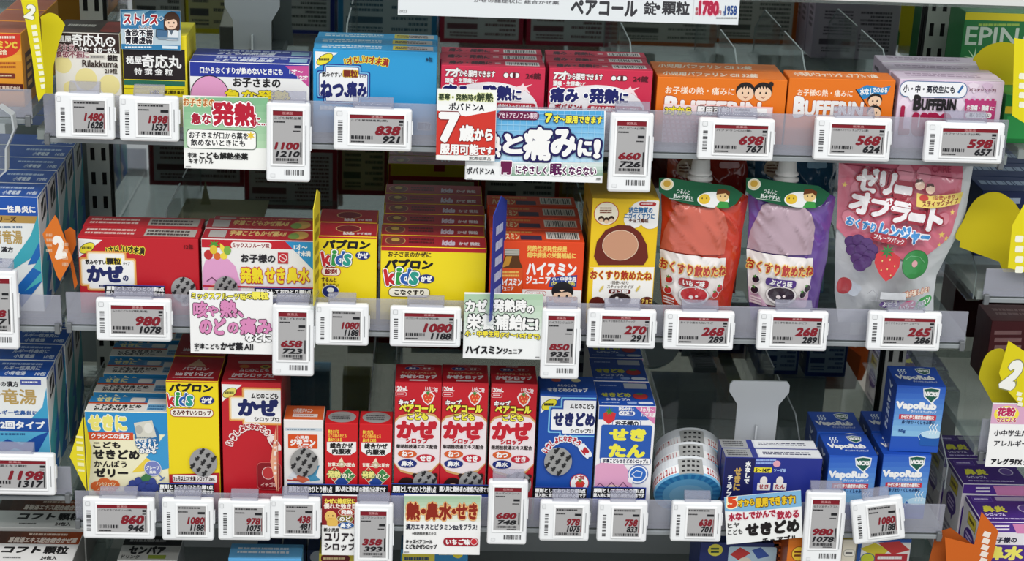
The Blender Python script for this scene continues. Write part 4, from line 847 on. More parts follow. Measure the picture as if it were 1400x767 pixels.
def p(f):
    f.poly([(1152, 222), (1322, 228), (1316, 280), (1306, 318), (1300, 330), (1262, 352), (1258, 360), (1160, 330), (1148, 318)], 'e07a90'); f.layer += 4
    f.poly([(1152, 222), (1322, 227), (1320, 240), (1152, 230)], 'd4687e')
    for x, y, r in ((1180, 262, 14), (1266, 242, 10), (1290, 300, 9), (1165, 300, 10), (1240, 240, 12)): f.e(x, y, r, r, 'e68ea0')
    f.l([(1152, 228), (1230, 236), (1320, 248)], .8, '8a2a40'); f.e(1233, 224, 5, 3, '7a2436'); f.t('CARE', 1291, 235, 26, 8, 'b0425a', b=.02)
    f.t('ゼ', 1188, 248, 28, 27, 'f2eef0', b=.07, o=[('9c1c34', .11)], rot=7); f.t('リ', 1215, 252, 18, 24, 'f2eef0', b=.09, o=[('9c1c34', .11)], rot=7); f.t('ー', 1235, 260, 22, 6, 'f2eef0', b=.05, o=[('9c1c34', .13)], rot=7)
    for ch, x, y, w, h in (('オ', 1179, 278, 26, 26), ('ブ', 1204, 282, 26, 24), ('ラ', 1229, 288, 24, 24), ('ー', 1251, 294, 20, 5), ('ト', 1277, 298, 18, 28)): f.t(ch, x, y, w, h, 'f2eef0', b=.08, o=[('9c1c34', .11)], rot=8)
    f.t('おくすり', 1177, 306, 36, 11, '3f8fd0', b=.07, o=[('f4f4f8', .1)], rot=9); f.t('レンジャー', 1234, 316, 68, 18, '3f8fd0', b=.09, o=[('f4f4f8', .1)], rot=9)
    f.r(1188, 317, 1236, 328, 'a82438', rad=5, rot=9); f.t('フルーツパック', 1212, 322.5, 40, 6.5, 'f4e8ea', b=.05, rot=9)
    f.poly([(1252, 262), (1270, 266), (1318, 263), (1313, 278), (1270, 282), (1250, 279)], 'e8cf6a'); f.t('スティックタイプ', 1284, 275, 50, 7, '8a2a1c', b=.05, rot=-3); f.t('1回使いきり', 1289, 268, 30, 5, 'a83a2c', b=.03, rot=-2); f.e(1261, 268, 6, 4, 'c0342c')
    for x, y in ((1257, 252), (1271, 257)): f.e(x, y, 6.5, 6, 'efcdb4'); f.poly([(x-6, y-2), (x-4, y-7), (x+4, y-7), (x+6, y-2), (x, y-4)], '4a2018')
    for x, y, r in ((1285, 318, 5), (1292, 324, 4), (1281, 331, 3.5), (1300, 288, 4), (1156, 254, 4)): f.star(x, y, r, r*.42, 5, 'f0cf6a')
    # plain fruit: grapes, strawberry, melon ring
    for x, y in ((1163, 330), (1172, 326), (1182, 329), (1188, 336), (1164, 340), (1174, 338), (1184, 344), (1169, 350), (1179, 352), (1172, 358)): f.e(x, y, 7.5, 7.5, '4f2a6c', o=('3c1c58', .5))
    f.poly([(1192, 340), (1200, 335), (1214, 336), (1224, 343), (1222, 356), (1212, 370), (1204, 375), (1196, 366), (1190, 352)], 'cf2c34'); f.star(1207, 335, 10, 4, 8, '2f7a3a')
    for x, y in ((1200, 348), (1210, 346), (1216, 354), (1206, 358), (1198, 360), (1210, 366)): f.e(x, y, .8, 1.4, 'f2d88a')
    f.e(1244, 352, 18, 19, '2f8a44', o=('246a34', .8)); f.e(1243, 351, 4, 4.5, 'd8a0a4'); f.l([(1230, 345), (1238, 340), (1250, 342), (1257, 350)], .8, '7ac08a')
    f.r(1150, 380, 1172, 398, 'b9c0cc', rad=6, rot=25); f.e(1152, 388, 9, 12, 'a8343c', rot=15)
    f.t('3つの味が楽しめる!', 1240, 391, 50, 8, 'f2e2d0', b=.05, o=[('b8501c', .13)], rot=-6)
    f.e(1209, 405, 14, 6.5, '4f2a78', rot=-4); f.t('ぶどう', 1209, 405, 20, 7, W_, b=.05, rot=-6); f.e(1233, 408, 12, 7.5, 'c03a6a', rot=-25); f.t('いちご', 1233, 408, 18, 7, W_, b=.05, rot=-22); f.e(1257, 405, 13, 7.5, '3a9a4c', rot=-22); f.t('メロン', 1257, 405, 20, 7, W_, b=.05, rot=-22)
    f.micro(1190, 398, 1222, 402, 1, '888890'); f.r(1196, 388, 1230, 398, 'd2d5da'); f.l([(1180, 392), (1186, 386), (1192, 392), (1190, 400), (1182, 400)], .7, '9a9ca4'); f.r(1190, 416, 1222, 424, '3a2a34', rot=8); f.micro(1194, 418, 1220, 422, 1, 'd8d0d4')
pouch('sweets_pouch', 'large pink zip pouch with silver edges and fruit pictures, rightmost on middle shelf', [(1146, 216), (1240, 214), (1331, 222), (1327, 246), (1320, 290), (1308, 322), (1292, 352), (1280, 376), (1276, 405), (1276, 440), (1146, 440), (1141, 400), (1142, 330), (1146, 280)], .035, .022, 'd4d7da', p, crinkle=.35, back='b4b8bc')
for px, lab in ((1140, 'clear divider between the purple and pink pouches'), (800, 'clear divider left of the tall yellow carton'), (1325, 'clear divider at the right end of the middle shelf'), (222, 'clear divider behind the leftmost red cartons of the middle shelf')):
    divider(px, 440, zM, .06, .1, MIR-.01, lab)
# cream cardboard sheet lying behind the leftmost cartons
mb = MB(); a, b = onY(205, 300, .12).x, onY(335, 300, .12).x; root = empty('cardboard_sheet', 'cream cardboard sheet lying on the shelf behind the leftmost red cartons', 'cardboard', (a, .13, zM))
W = b-a; mb.prism([(0, 0, .001), (W, 0, .001), (W, .1, .001), (W*.72, .1, .001), (W*.68, .075, .001), (W*.35, .075, .001), (W*.3, .1, .001), (0, .1, .001)], (0, 0, .0012), M('d8cfae', 'card')); mb.build('sheet', root)
mb = MB(); mb.prism([(W*.2, .02, .0023), (W*.32, .02, .0023), (W*.26, .02, .03)], (0, .001, 0), M('cfc9a2', 'card')); mb.build('fold', root)
# ------------------------------------------------------------------ bottom shelf goods
c = Carton('medicine_box', 'x', 118, 231, 563, zB, .0355, 'f0ead0', top='e8e6e0', side='cfcdb8', group='blue and cream cough jelly cartons', yc=615)
f = c.front(); f.fill('f3eec9'); f.r(112, 556, 236, 593, '2f8fcb'); f.r(112, 563, 186, 593, '2f8fcb')
f.t('せきに', 147, 578, 50, 19, 'f0e67a', b=.085, o=[('fafae8', .06)]); f.r(116, 591, 182, 601, 'd4502a'); f.t('クラシエの漢方', 151, 596, 52, 7, W_, b=.05)
f.poly([(236, 600), (236, 668), (230, 640), (180, 646), (212, 614)], 'efd24a'); f.poly([(236, 590), (236, 640), (222, 642), (200, 625)], '3f9ad0')
f.t('こども', 146, 608, 36, 8, K_, b=.06); f.t('せきどめ', 159, 621, 62, 12, K_, b=.07); f.t('かんぽう', 151, 634, 44, 9, K_, b=.04); f.t('ゼリー', 152, 646, 45, 11, K_, b=.08)
f.e(201, 598, 17, 20, '2a6fa8'); f.poly([(183, 578), (208, 574), (214, 597), (188, 602)], 'd8d6c8'); f.e(190, 587, 5, 6, 'b9b7ae'); f.e(203, 585, 6, 7, 'e8e6dc'); f.micro(186, 596, 210, 600, 1, '6a7a88')
f.t('そのままで', 199, 602, 28, 4.5, W_, b=.06); f.t('つるんと', 201, 609, 30, 7, W_, b=.08, o=[('2a5a8a', .1)]); f.t('のめる', 202, 616, 22, 6.5, W_, b=.08, o=[('2a5a8a', .1)])
f.e(209, 640, 11, 10, '7a84c0', o=('dfe2f0', .8)); f.t('グレープ', 209, 639, 18, 5, W_, b=.05); f.t('風味', 209, 645, 9, 4, W_, b=.04); f.l([(217, 648), (223, 654), (219, 656), (225, 652)], 1.6, '5a74b8')
for x, y in ((133, 664), (143, 659), (155, 662), (150, 668), (138, 669)): f.e(x, y, 9, 6.5, 'd86a34')
f.t('ノンカフェイン', 145, 661, 26, 4.5, 'f4e8c0', b=.05); f.t('ノンコデイン', 145, 667.5, 23, 4.5, 'f4e8c0', b=.05)
for i, (x, y) in enumerate(((176, 668), (182, 661), (190, 657), (199, 655), (208, 658), (186, 668), (195, 664), (204, 666), (212, 665), (198, 672), (188, 675), (207, 674))): f.e(x, y, 5.4, 5.4, '3a4a92', o=('2a3474', .5))
f.poly([(192, 652), (200, 646), (208, 650), (204, 656), (196, 657)], '3f7a4a')
t = c.top(); t.r(0, 0, 1, .42, '2f86c0'); t.t('せきに', .22, .2, .28, .26, 'e8e2a0', b=.08); t.r(.5, .06, .68, .36, 'e8e8e0', rad=.5); t.r(0, .4, .72, .52, 'c8502e'); t.t('こどもせきどめ', .38, .66, .56, .2, K_, b=.06); t.t('かんぽうゼリー', .34, .87, .48, .18, K_, b=.06); t.r(.72, .12, .99, .96, 'e8ecea'); t.r(.74, .5, .97, .92, '7ab4d8'); t.micro(.75, .55, .96, .9, 2, '2f6a9a')
c.backprint().done(6, gap=.0105, labels='blue and cream children cough jelly carton, {} of six at the left end')
def syrup_top(c, base, t1, t2, w2='かぜシロップ'):
    t = c.top(); t.r(.1, .86, .9, .89, 'e8d0d0'); t.t(t1, .5, .5, .5, .13, 'ecdcdc', b=.07); t.t(t2, .5, .72, .72, .16, 'f2e6e6', b=.07); return t
c = Carton('medicine_box', 'yellow syrup carton with red top and coloured lettering, beside the tall red syrup carton', 229, 300, 521, zB, .06, 'f0d61c', top='ab1c28', side='a81c28', yc=600)
f = c.front(); f.fill('f2da1e'); f.poly([(222, 515), (305, 515), (305, 523), (222, 522)], 'b01e2a'); pabron(f, 261, 530, 58, 10); f.kids(246, 546, 36, 18); f.e(283, 547, 10, 5.8, '1f2f7a'); f.t('かぜ', 283, 547, 14, 7, W_, b=.07)
f.r(234, 559, 291, 569, 'f6f2e6', rad=5, o=('b81e2a', .8)); f.t('のみやすいシロップ', 262.5, 564, 52, 6.5, '5a1a14', b=.06)
f.poly([(230, 648), (302, 646), (302, 716), (232, 716)], 'b01e2a'); f.r(236, 649, 297, 659, 'f4f0ec', rad=2); f.t('3ヵ月以上7才未満 シロップ120mL', 266, 654, 57, 6, '3a1418', b=.06); f.t('のみやすいいちご味', 266, 665, 46, 5, 'f0d0c8', b=.05)
t = syrup_top(c, 0, 'パブロン', 'kids かぜ シロップ'); t.poly([(.5, .1), (.62, .3), (.7, .42), (.3, .42), (.38, .3)], 'c8a080')
c.seal(278, 632, 19).backprint('d8c890').done(2, labels=None)
rs = [o for o in bpy.data.objects if o.get('label', '').startswith('yellow syrup carton')]; rs[1]['label'] = 'yellow syrup carton standing second behind the front yellow syrup carton'
for o in rs: o['group'] = 'yellow syrup cartons'
c = Carton('medicine_box', 'tall red syrup carton with white panel and red lettering arc, beside the yellow syrup carton', 304, 385, 523, zB, .06, 'c2202c', side='9e1824', yc=600)
f = c.front(); f.poly([(303, 525), (331, 526), (304, 549)], 'f2f2f0'); f.e(314, 537, 10, 5, 'e8dc6a', rot=-32, o=(K_, .8)); f.micro(308, 534, 321, 540, 1, K_)
for q, cc in ((3.5, 'e6a050'), (1.5, 'f6e2b8'), (0, 'f4f4f2')): f.r(335-q, 534-q, 390, 577+q, cc, rad=2); f.r(317-q, 545-q, 390, 572+q, cc, rad=2)
f.t('ムヒのこども', 362, 541, 36, 7, K_, b=.06); f.t('かぜ', 353, 557, 52, 20, '1b2560', b=.085); f.t('シロップS2', 365, 573, 34, 6, K_, b=.05)
for i, ch in enumerate('いっしょになおそうな!'): a = math.radians(-58+i*11.6); f.t(ch, 345+36*math.sin(a), 632-50*math.cos(a), 6, 7, 'a81c28', b=.07, o=[('f4e8e4', .2)], rot=-58+i*11.6)
f.r(352, 632, 384, 668, '8e1420', rad=6, o=('d86a6a', .8)); f.e(367, 646, 8, 8, 'c83a3c', o=('f0d8d4', .8)); f.t('イチゴ味', 368, 662, 22, 6, 'e8b8b0', b=.05)
t = syrup_top(c, 0, 'ムヒのこども', 'かぜシロップS2'); t.r(.18, .12, .8, .24, 'e0c0b8', rad=1); t.e(.32, .36, .09, .07, 'd88a4a'); t.e(.68, .36, .09, .07, 'd8c05a'); t.e(.68, .36, .05, .04, '6a5a2a')
c.backprint('cdb9b4', '6a3a3a').done(2, labels=None)
rs = [o for o in bpy.data.objects if o.get('label', '').startswith('tall red syrup carton')]; rs[1]['label'] = 'tall red syrup carton standing second, behind the front one with lettering arc'
for o in rs: o['group'] = 'tall red syrup cartons with white panel'
c = Carton('medicine_box', 'small white and orange syrup carton with silver seal, between tall and short red cartons', 388, 442, 574, zB, .033, 'efedea', top='e0662e', side='d8d6d4', yc=620)
f = c.front(); f.r(390, 585, 440, 589, 'c8d4dc'); f.micro(392, 585.5, 436, 588.5, 1, '7a8a98'); f.r(394, 594, 434, 613, 'd8501e', rad=1); f.t('小児用', 413, 598, 17, 4.5, W_, b=.06); f.t('ジキニン', 414, 605, 33, 8, W_, b=.1); f.t('シロップ', 417, 611, 20, 3.6, W_, b=.06)
f.poly([(420, 650), (428, 638), (437, 636), (432, 650), (438, 656), (424, 658)], '4a94b8'); f.poly([(400, 655), (410, 648), (424, 656), (414, 660)], 'd86a4a'); f.poly([(394, 652), (404, 640), (406, 654)], 'dfe3e6'); f.l([(393, 656), (409, 657)], 2, 'b83a34')
t = c.top(); t.r(.15, .2, .85, .9, 'e8e4e0', o=('e0662e', .1)) if 0 else t.t('小児用ジキニン', .45, .35, .5, .28, 'f6e2d8', b=.08); t.r(.2, .6, .85, .82, 'f4e8e2'); t.micro(.24, .64, .8, .78, 1, 'b84a1c')
c.seal(416, 632, 19); c.backprint().done()
c = Carton('medicine_box', 'short red bottle carton with silver cap seal, left one of the two', 444, 489, 579, zB, .03, 'cf1f26', side='a8181e', group='short red bottle cartons', yc=620)
f = c.front()
for i, (s_, y) in enumerate((('熱をさげる', 590), ('のどの痛みをとる', 595.5), ('鼻水をとめる', 601))): f.t(s_, 449+[7, 12, 9][i], y, [14, 25, 18][i], 5, 'f2d84a' if i != 1 else 'f4b84a', b=.05)
f.poly([(447, 604), (487, 604), (487, 617), (479, 622), (456, 622), (447, 616)], 'f4f2f0'); f.t('総合かぜ', 467, 609, 31, 7, K_, b=.07); f.t('内服液', 467, 617, 25, 7, K_, b=.07); f.poly([(462, 632), (470, 632), (467, 625)], 'f2e2c0'); f.e(467, 635, 5, 4, 'c8b890'); f.t('甘草エキス配合', 467, 635, 37, 5, 'f4e8d8', b=.06)
for x, y, cc in ((457, 648, 'c83a2a'), (476, 650, '3a8a4a'), (467, 659, '2a4a9a')): f.poly([(x, y-10), (x+10, y), (x, y+10), (x-10, y)], cc); f.l([(x, y-10), (x+10, y), (x, y+10), (x-10, y), (x, y-10)], .8, 'f0e0c0')
f.t('発熱', 457, 648, 17, 9, 'f0e88a', b=.06, o=[('2a5a2a', .1)]); f.t('のど', 475, 650, 15, 7, 'f0f0d0', b=.06, o=[('2a5a2a', .1)])
t = c.top(); t.e(.5, .5, .44, .44, 'b4b4b2', kind='seal'); t.micro(.18, .3, .82, .72, 3, '3a3a3e')
c.backprint('d0b8b4', '6a3a3a').done()
r0 = [o for o in bpy.data.objects if o.get('label', '').startswith('short red bottle carton')][0]
dx = onY(491.5, 620, FR).x-onY(444.5, 620, FR).x; copy_thing(r0, Vector(r0.location)+Vector((dx, 0, 0)), 'short red bottle carton with silver cap seal, right one of the two')
# three tall red strawberry syrup cartons
c = Carton('medicine_box', 'tall red strawberry syrup carton with silver seal, left of the three', 539, 602, 523, zB, .045, 'c51f2c', side='96161f', group='tall red strawberry syrup cartons', yc=600)
f = c.front(); f.t('120mL', 549, 531, 16, 5.5, W_, b=.05); f.r(541, 536, 555, 541, 'c51f2c', rad=2, o=('f2dada', .6)); f.micro(543, 537, 553, 540, 1, 'f2dada'); f.t('いちご味', 590, 532, 17, 6, 'f4e4e4', b=.05, rot=8)
f.poly([(576, 541), (580, 535), (590, 535), (595, 541), (591, 550), (585, 554), (579, 549)], 'f2eae8'); f.poly([(578, 541), (582, 537), (589, 537), (593, 541), (589, 549), (585, 552), (580, 548)], 'e24a30'); f.star(585, 537, 4, 1.6, 6, '3a8a3a')
for x, y in ((582, 542), (586, 541), (590, 542), (584, 546), (588, 546), (586, 549)): f.e(x, y, .6, .9, 'f4d88a')
P = [(538, 574)]
f.poly([(537, 574), (546, 568), (570, 562), (594, 566), (604, 574), (604, 634), (590, 645), (568, 650), (548, 645), (537, 634)], 'd8a86a'); f.poly([(537, 577), (546, 571), (570, 565), (594, 569), (604, 577), (604, 632), (590, 642), (568, 647), (548, 642), (537, 632)], 'f0e4e6')
f.t('キッズ', 556, 550, 21, 8, W_, b=.08, o=[('6a1018', .1)]); f.t('ペアコール', 571, 558, 48, 9, 'f2ea4a', b=.08, o=[('5a3010', .12)]); f.t('こども', 571, 569, 27, 8, 'f2ea4a', b=.08, o=[('5a3010', .12)])
f.t('かぜ', 570, 587, 52, 21, 'c41f30', b=.09, o=[('f6e0e2', .06)]); f.t('シロップ', 570, 602, 30, 7, 'c41f30', b=.08); f.t('柴胡桂枝湯エキス配合', 570, 610, 56, 5.5, '2a1a1c', b=.04)
f.e(557, 620, 13, 5.5, 'd8602e'); f.t('ねつ', 557, 620, 15, 7, W_, b=.07); f.e(582, 626, 13, 5.5, 'c4283a'); f.t('せき', 582, 626, 15, 7, W_, b=.07); f.e(557, 633, 13, 6, '1f2f7a'); f.t('鼻水', 557, 633, 16, 7, W_, b=.06)
for x, y, r in ((556, 664, 13), (581, 658, 16)): f.e(x, y, r, r*.95, '2a1614'); f.e(x, y+5, r*.82, r*.7, 'eec8a8'); f.e(x-4, y+4, 1, 1.5, K_); f.e(x+4, y+4, 1, 1.5, K_)
for x in (567, 595): f.e(x, 649, 3.5, 3, '2a1614')
f.r(537, 676, 604, 716, '9e1824') if 0 else None
t = c.top(); t.micro(.35, .02, .65, .12, 1, 'e8c8c8'); t.e(.36, .24, .16, .09, '2a3a8a', o=('d8b0b0', .01)); t.e(.68, .24, .16, .09, 'b83040', o=('d8b0b0', .01)); t.t('鼻水', .36, .24, .16, .1, W_, b=.05); t.t('せき', .68, .24, .16, .1, W_, b=.05); t.t('キッズペアコールこども', .5, .48, .76, .12, 'eec89a', b=.06); t.t('かぜシロップ', .5, .7, .8, .18, 'f4ecec', b=.1); t.r(.3, .86, .7, .94, 'f0dada'); 
c.seal(581, 661, 17).backprint('d0b8b4', '6a3a3a').done()
r0 = [o for o in bpy.data.objects if o.get('label', '').startswith('tall red strawberry')][0]
for px, dy, lab in ((601.5, 2, 'middle'), (668, 6, 'right')):
    d = onY(px+1, 600+dy*0, FR).x-onY(539, 600, FR).x; copy_thing(r0, Vector(r0.location)+Vector((d, .001, 0)), f'tall red strawberry syrup carton with silver seal, {lab} of the three')
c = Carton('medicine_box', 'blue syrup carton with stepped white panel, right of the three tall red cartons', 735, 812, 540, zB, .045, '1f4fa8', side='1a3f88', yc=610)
f = c.front(); f.poly([(738, 541), (767, 543), (739, 565)], 'f2f2f0'); f.e(751, 553, 11, 5.5, 'efe23a', rot=-34, o=(K_, .8)); f.micro(744, 550, 758, 556, 1, K_)
for q, cc in ((4, '7fc4ea'), (2, '1f4fa8'), (0, 'f4f5f7')): f.r(770-q, 548-q, 830, 593+q, cc, rad=2); f.r(754-q, 560-q, 830, 588+q, cc, rad=2)
f.r(772, 549, 830, 592, 'f4f5f7'); f.t('ムヒのこども', 796, 555, 32, 6.5, K_, b=.06); f.t('せきどめ', 785, 573, 55, 17, '1b2560', b=.085); f.t('シロップS1', 795, 589, 30, 5.5, K_, b=.05)
for i, ch in enumerate('いっしょになおそうな!'): a = math.radians(-52+i*10.4); f.t(ch, 773+34*math.sin(a), 643-44*math.cos(a), 5.6, 7, 'b82430', b=.07, o=[('e8eef6', .2)], rot=-52+i*10.4)
f.e(792, 660, 12, 12, 'f4f4f2', o=('c83030', 1)); f.poly([(786, 660), (790, 656), (796, 656), (800, 660), (796, 667), (792, 670), (788, 666)], 'd23a34'); f.star(793, 656, 4, 1.6, 6, '3a8a3a'); f.t('イチゴ味', 790, 652, 18, 5.5, 'a82430', b=.06)
t = c.top(); t.e(.32, .2, .09, .1, 'c8604a'); t.e(.68, .2, .09, .1, 'efe6b0'); t.t('ムヒのこども', .5, .5, .34, .12, 'f0f4fa', b=.07); t.t('せきどめシロップ', .5, .74, .72, .2, 'f0f4fa', b=.1)
c.seal(763, 631, 19).backprint('c0c8d4', '3a4a6a').done()
c = Carton('medicine_box', 'white and blue syrup carton with pink corner and yellow lettering, beside the round tins', 815, 893, 555, zB, .058, 'f0eff0', top='1f4fae', side='d9d9de', group='white and blue syrup cartons', yc=615)
f = c.front(); f.fill('f1f0f1'); f.poly([(810, 550), (900, 550), (900, 572), (860, 580), (815, 576)], '2f5fb8'); f.r(814, 574, 896, 582, 'f1f0f1')
f.poly([(825, 565), (832, 560), (842, 565), (840, 575), (832, 580), (825, 574)], 'd2323a', ); f.star(833, 562, 6, 2.4, 7, '3a8a3a'); f.t('飲みやすい', 856, 559, 20, 4.5, W_, b=.06); f.r(846, 562, 868, 568, 'f1f0f1', rad=3); f.t('イチゴ味', 857, 565, 17, 5, '2a4a9a', b=.06)
f.poly([(868, 554), (900, 554), (900, 580)], 'd97fae'); f.t('3ヵ月〜', 885, 560, 18, 5.5, W_, b=.05, rot=3); f.t('11才未満', 887, 567, 19, 5.5, W_, b=.05, rot=3)
f.r(838, 574, 875, 584, 'f6f6f8', rad=4, o=('2a4a9a', .7)); f.t('お子様の', 857, 579, 31, 8, '22283a', b=.06)
f.r(821, 581, 890, 628, '2a5ab0', rad=3); f.t('せき', 858, 594, 47, 15, 'f2ea4a', b=.09); f.t('たん', 857, 616, 47, 16, 'f2ea4a', b=.09); f.r(821, 626, 889, 634, 'f8f8f8', rad=2, o=('2a4a9a', .6)); f.t('宇津こどもせきどめシロップA', 855, 630, 62, 5.5, '222a4a', b=.05)
f.poly([(810, 636), (822, 632), (852, 634), (860, 645), (864, 664), (864, 716), (808, 716)], 'e3a5c6'); f.e(836, 680, 24, 18, 'f2d6c0'); f.l([(812, 668), (820, 660), (828, 667), (836, 659), (844, 667), (852, 659), (860, 668)], 1.2, '6a3a5a')
f.e(872, 648, 13, 12, 'f4f6f8', o=('2a5ab0', 1)); f.e(872, 648, 11, 10, '2f6ac0'); f.l([(864, 648), (870, 643), (878, 645), (876, 652), (868, 652), (864, 648)], 1.2, 'dfe8f4'); f.poly([(859, 652), (866, 652), (864, 661), (858, 658)], 'f4f4f6')
t = c.top(); t.t('せきどめ', .34, .55, .52, .16, 'd8d84a', b=.1); t.t('シロップA', .36, .74, .42, .1, 'd4dcf0', b=.08); t.e(.77, .6, .13, .13, 'c83a3c', o=('7a1c24', .01)); t.e(.77, .5, .07, .04, '3a8a4a'); t.r(.52, .06, .93, .28, 'c9ced8'); t.r(.05, .1, .46, .24, '1f4fae', o=('8aa4dc', .02)); t.micro(.08, .13, .42, .21, 1, 'a8bce8'); t.micro(.05, .86, .4, .93, 1, 'a8bce8'); t.r(.5, .84, .68, .94, '9ab4e4', rad=1); t.r(.7, .84, .97, .94, 'e4e8f4', rad=1)
c.backprint('c8ccd8', '4a4a6a').done(3, gap=.002, labels='white and blue syrup carton with pink corner, {} of three beside the round tins')
limit_card(217, 293, 662, 716, 'dark blue purchase limit card in front of the yellow syrup carton')
limit_card(393, 530, 663, 716, 'wide dark blue purchase limit card before the white and short red cartons', True)
limit_card(535, 672, 663, 716, 'wide dark blue purchase limit card before the three tall red cartons', True)
limit_card(730, 802, 667, 717, 'dark blue purchase limit card in front of the blue syrup carton')
limit_card(810, 882, 667, 717, 'dark blue purchase limit card in front of the white and blue syrup carton')
# folded shelf markers on the cartons
def diamond(label, x, yt, yb, wpx, col, ink, Y, yaw):
    a = onY(x, yt, Y); b = onY(x, yb, Y); H = a.z-b.z; Wd = (onY(x+wpx, yt, Y).x-a.x)
    root = empty('folded_marker', label, 'shelf marker', (a.x, Y, b.z), (0, 0, math.radians(yaw))); mb = MB()
    mb.prism([(-Wd, 0, H*.45), (0, 0, 0), (0, 0, H)], (0, .0008, 0), M(col, 'card')); mb.build('left_wing', root)
    f = Face((-Wd, -.0002, H), (1, 0, 0), (0, 0, -1), (0, -1, 0), Wd, H, kind='card'); f.bars(.5, .25, .95, .75, ink, n=10, vert=True); f.mb.build('print', root)
    mb = MB(); mb.prism([(Wd*.22, .008, H*.5), (0.0009, .0008, 0), (0.0009, .0008, H)], (.0006, .0006, 0), M(col, 'card')); mb.build('right_wing', root)
diamond('orange folded shelf marker hanging beside the red syrup carton with lettering arc', 378, 580, 672, 9, 'e8a888', 'f4e4d8', -.004, 12)
diamond('small yellow folded shelf marker at the left end of the bottom shelf', 113, 571, 671, 22, 'e8d82a', 'f4f0b0', -.004, -10)
def p(f):
    f.r(440, 678, 488, 718, '8e2028'); f.r(440, 720, 488, 758, 'f0f0ee'); f.t('かぜの', 453, 685, 18, 6, 'f0dc5a', b=.06); f.t('諸症状に', 474, 685, 24, 7, 'f0dc5a', b=.06, o=[('5a0c14', .1)]); f.t('優れた効き目', 465, 692, 44, 7, 'f4e8dc', b=.06)
    f.e(452, 706, 8, 8, 'e8c06a'); f.r(447, 708, 462, 719, 'e2b85a', rad=3); f.e(449, 705, .8, 1.2, K_); f.e(455, 705, .8, 1.2, K_); f.l([(450, 709), (454, 709)], .8, 'a04028')
    for s_, x, y, cc in (('発熱', 474, 700, 'b03a2a'), ('のど', 472, 709, '7a6a2a'), ('鼻水', 473, 718, '2a5a9a')): f.e(x, y, 11, 4.6, cc, o=('f0e0c0', .6)); f.t(s_, x, y, 15, 6, W_, b=.05)
    f.t('新小児用', 453, 724, 20, 5, K_, b=.05); f.t('ユリアン', 466, 734, 44, 11, '2a2226', b=.05); f.t('シロップ', 465, 747, 42, 10, '2a2226', b=.05)
card('promo_card', 'small dark red and white advertising card under the short red cartons', (440, 678, 488, 758), -.006, 'f0f0ee', p)
def p(f):
    f.grad(552, 678, 657, 714, '9ec09c', 'f2f2e6', 8); f.r(552, 713, 656, 757, 'f3f3f1')
    for s_, x, w, h in (('熱', 565, 17, 22), ('・', 579, 5, 5), ('鼻水', 600, 34, 22), ('・', 621, 5, 5), ('せき', 638, 28, 20)): f.t(s_, x, 699, w, h, '8e2a1c', b=.07, o=[('f0c080', .07), ('c85a20', .02)])
    f.t('漢方エキスとビタミンB', 589, 720, 68, 7.5, '26283a', b=.035); f.t('2', 625, 721, 4, 5, '26283a', b=.03); f.t('をプラス!', 640, 720, 24, 7.5, '26283a', b=.035); f.t('※柴胡桂枝湯エキス', 580, 729, 33, 4, '444444', b=.03)
    f.t('キッズペアコール', 573, 740, 36, 5.5, '1e1e22', b=.07); f.t('こどもかぜシロップ', 576, 747, 42, 6, '1e1e22', b=.07); f.r(606, 735, 654, 746, '9e2430', rad=5); f.t('いちご味', 626, 740.5, 32, 7.5, W_, b=.07); f.e(648, 740, 4, 4, 'c83038', o=('f4dada', .7)); f.micro(552, 753, 560, 756, 1, '888888')
card('promo_card', 'white advertising card with green top and red brown lettering, under the three tall red cartons', (552, 678, 657, 757), -.006, 'f3f3f1', p)
def p(f):
    f.poly([(980, 655), (1100, 655), (1100, 700), (980, 700)], '7fb4d8'); f.r(985, 697, 1105, 745, 'eef0ee')
    f.t('5', 1001, 686, 10, 14, 'd84a24', b=.1, o=[('f6f0c8', .1)]); f.t('才から', 1020, 687, 22, 9, 'e8c22a', b=.08, o=[('5a3a14', .1)]); f.t('服用できます!', 1060, 685, 54, 11, 'e8c22a', b=.07, o=[('5a3a14', .1)])
    f.t('水なしでかんで', 1028, 704, 64, 10, 'a82840', b=.08, o=[('f4e0e4', .1)]); f.t('飲める', 1077, 703, 30, 11, 'a82840', b=.07, o=[('f4e0e4', .1)])
    f.t('ヒヤ', 1003, 718, 16, 7, K_, b=.03); f.t('こども', 1005, 727, 20, 7, K_, b=.03); f.t('せきどめ', 1056, 721, 72, 16, K_, b=.09); f.t('チュアブル', 1066, 737, 48, 8, K_, b=.06)
card('promo_card', 'slightly slanted blue and white chewable tablets advertising card, right of the round tins', (992, 676, 1096, 739), -.007, 'eef0ee', p, rot=-7)
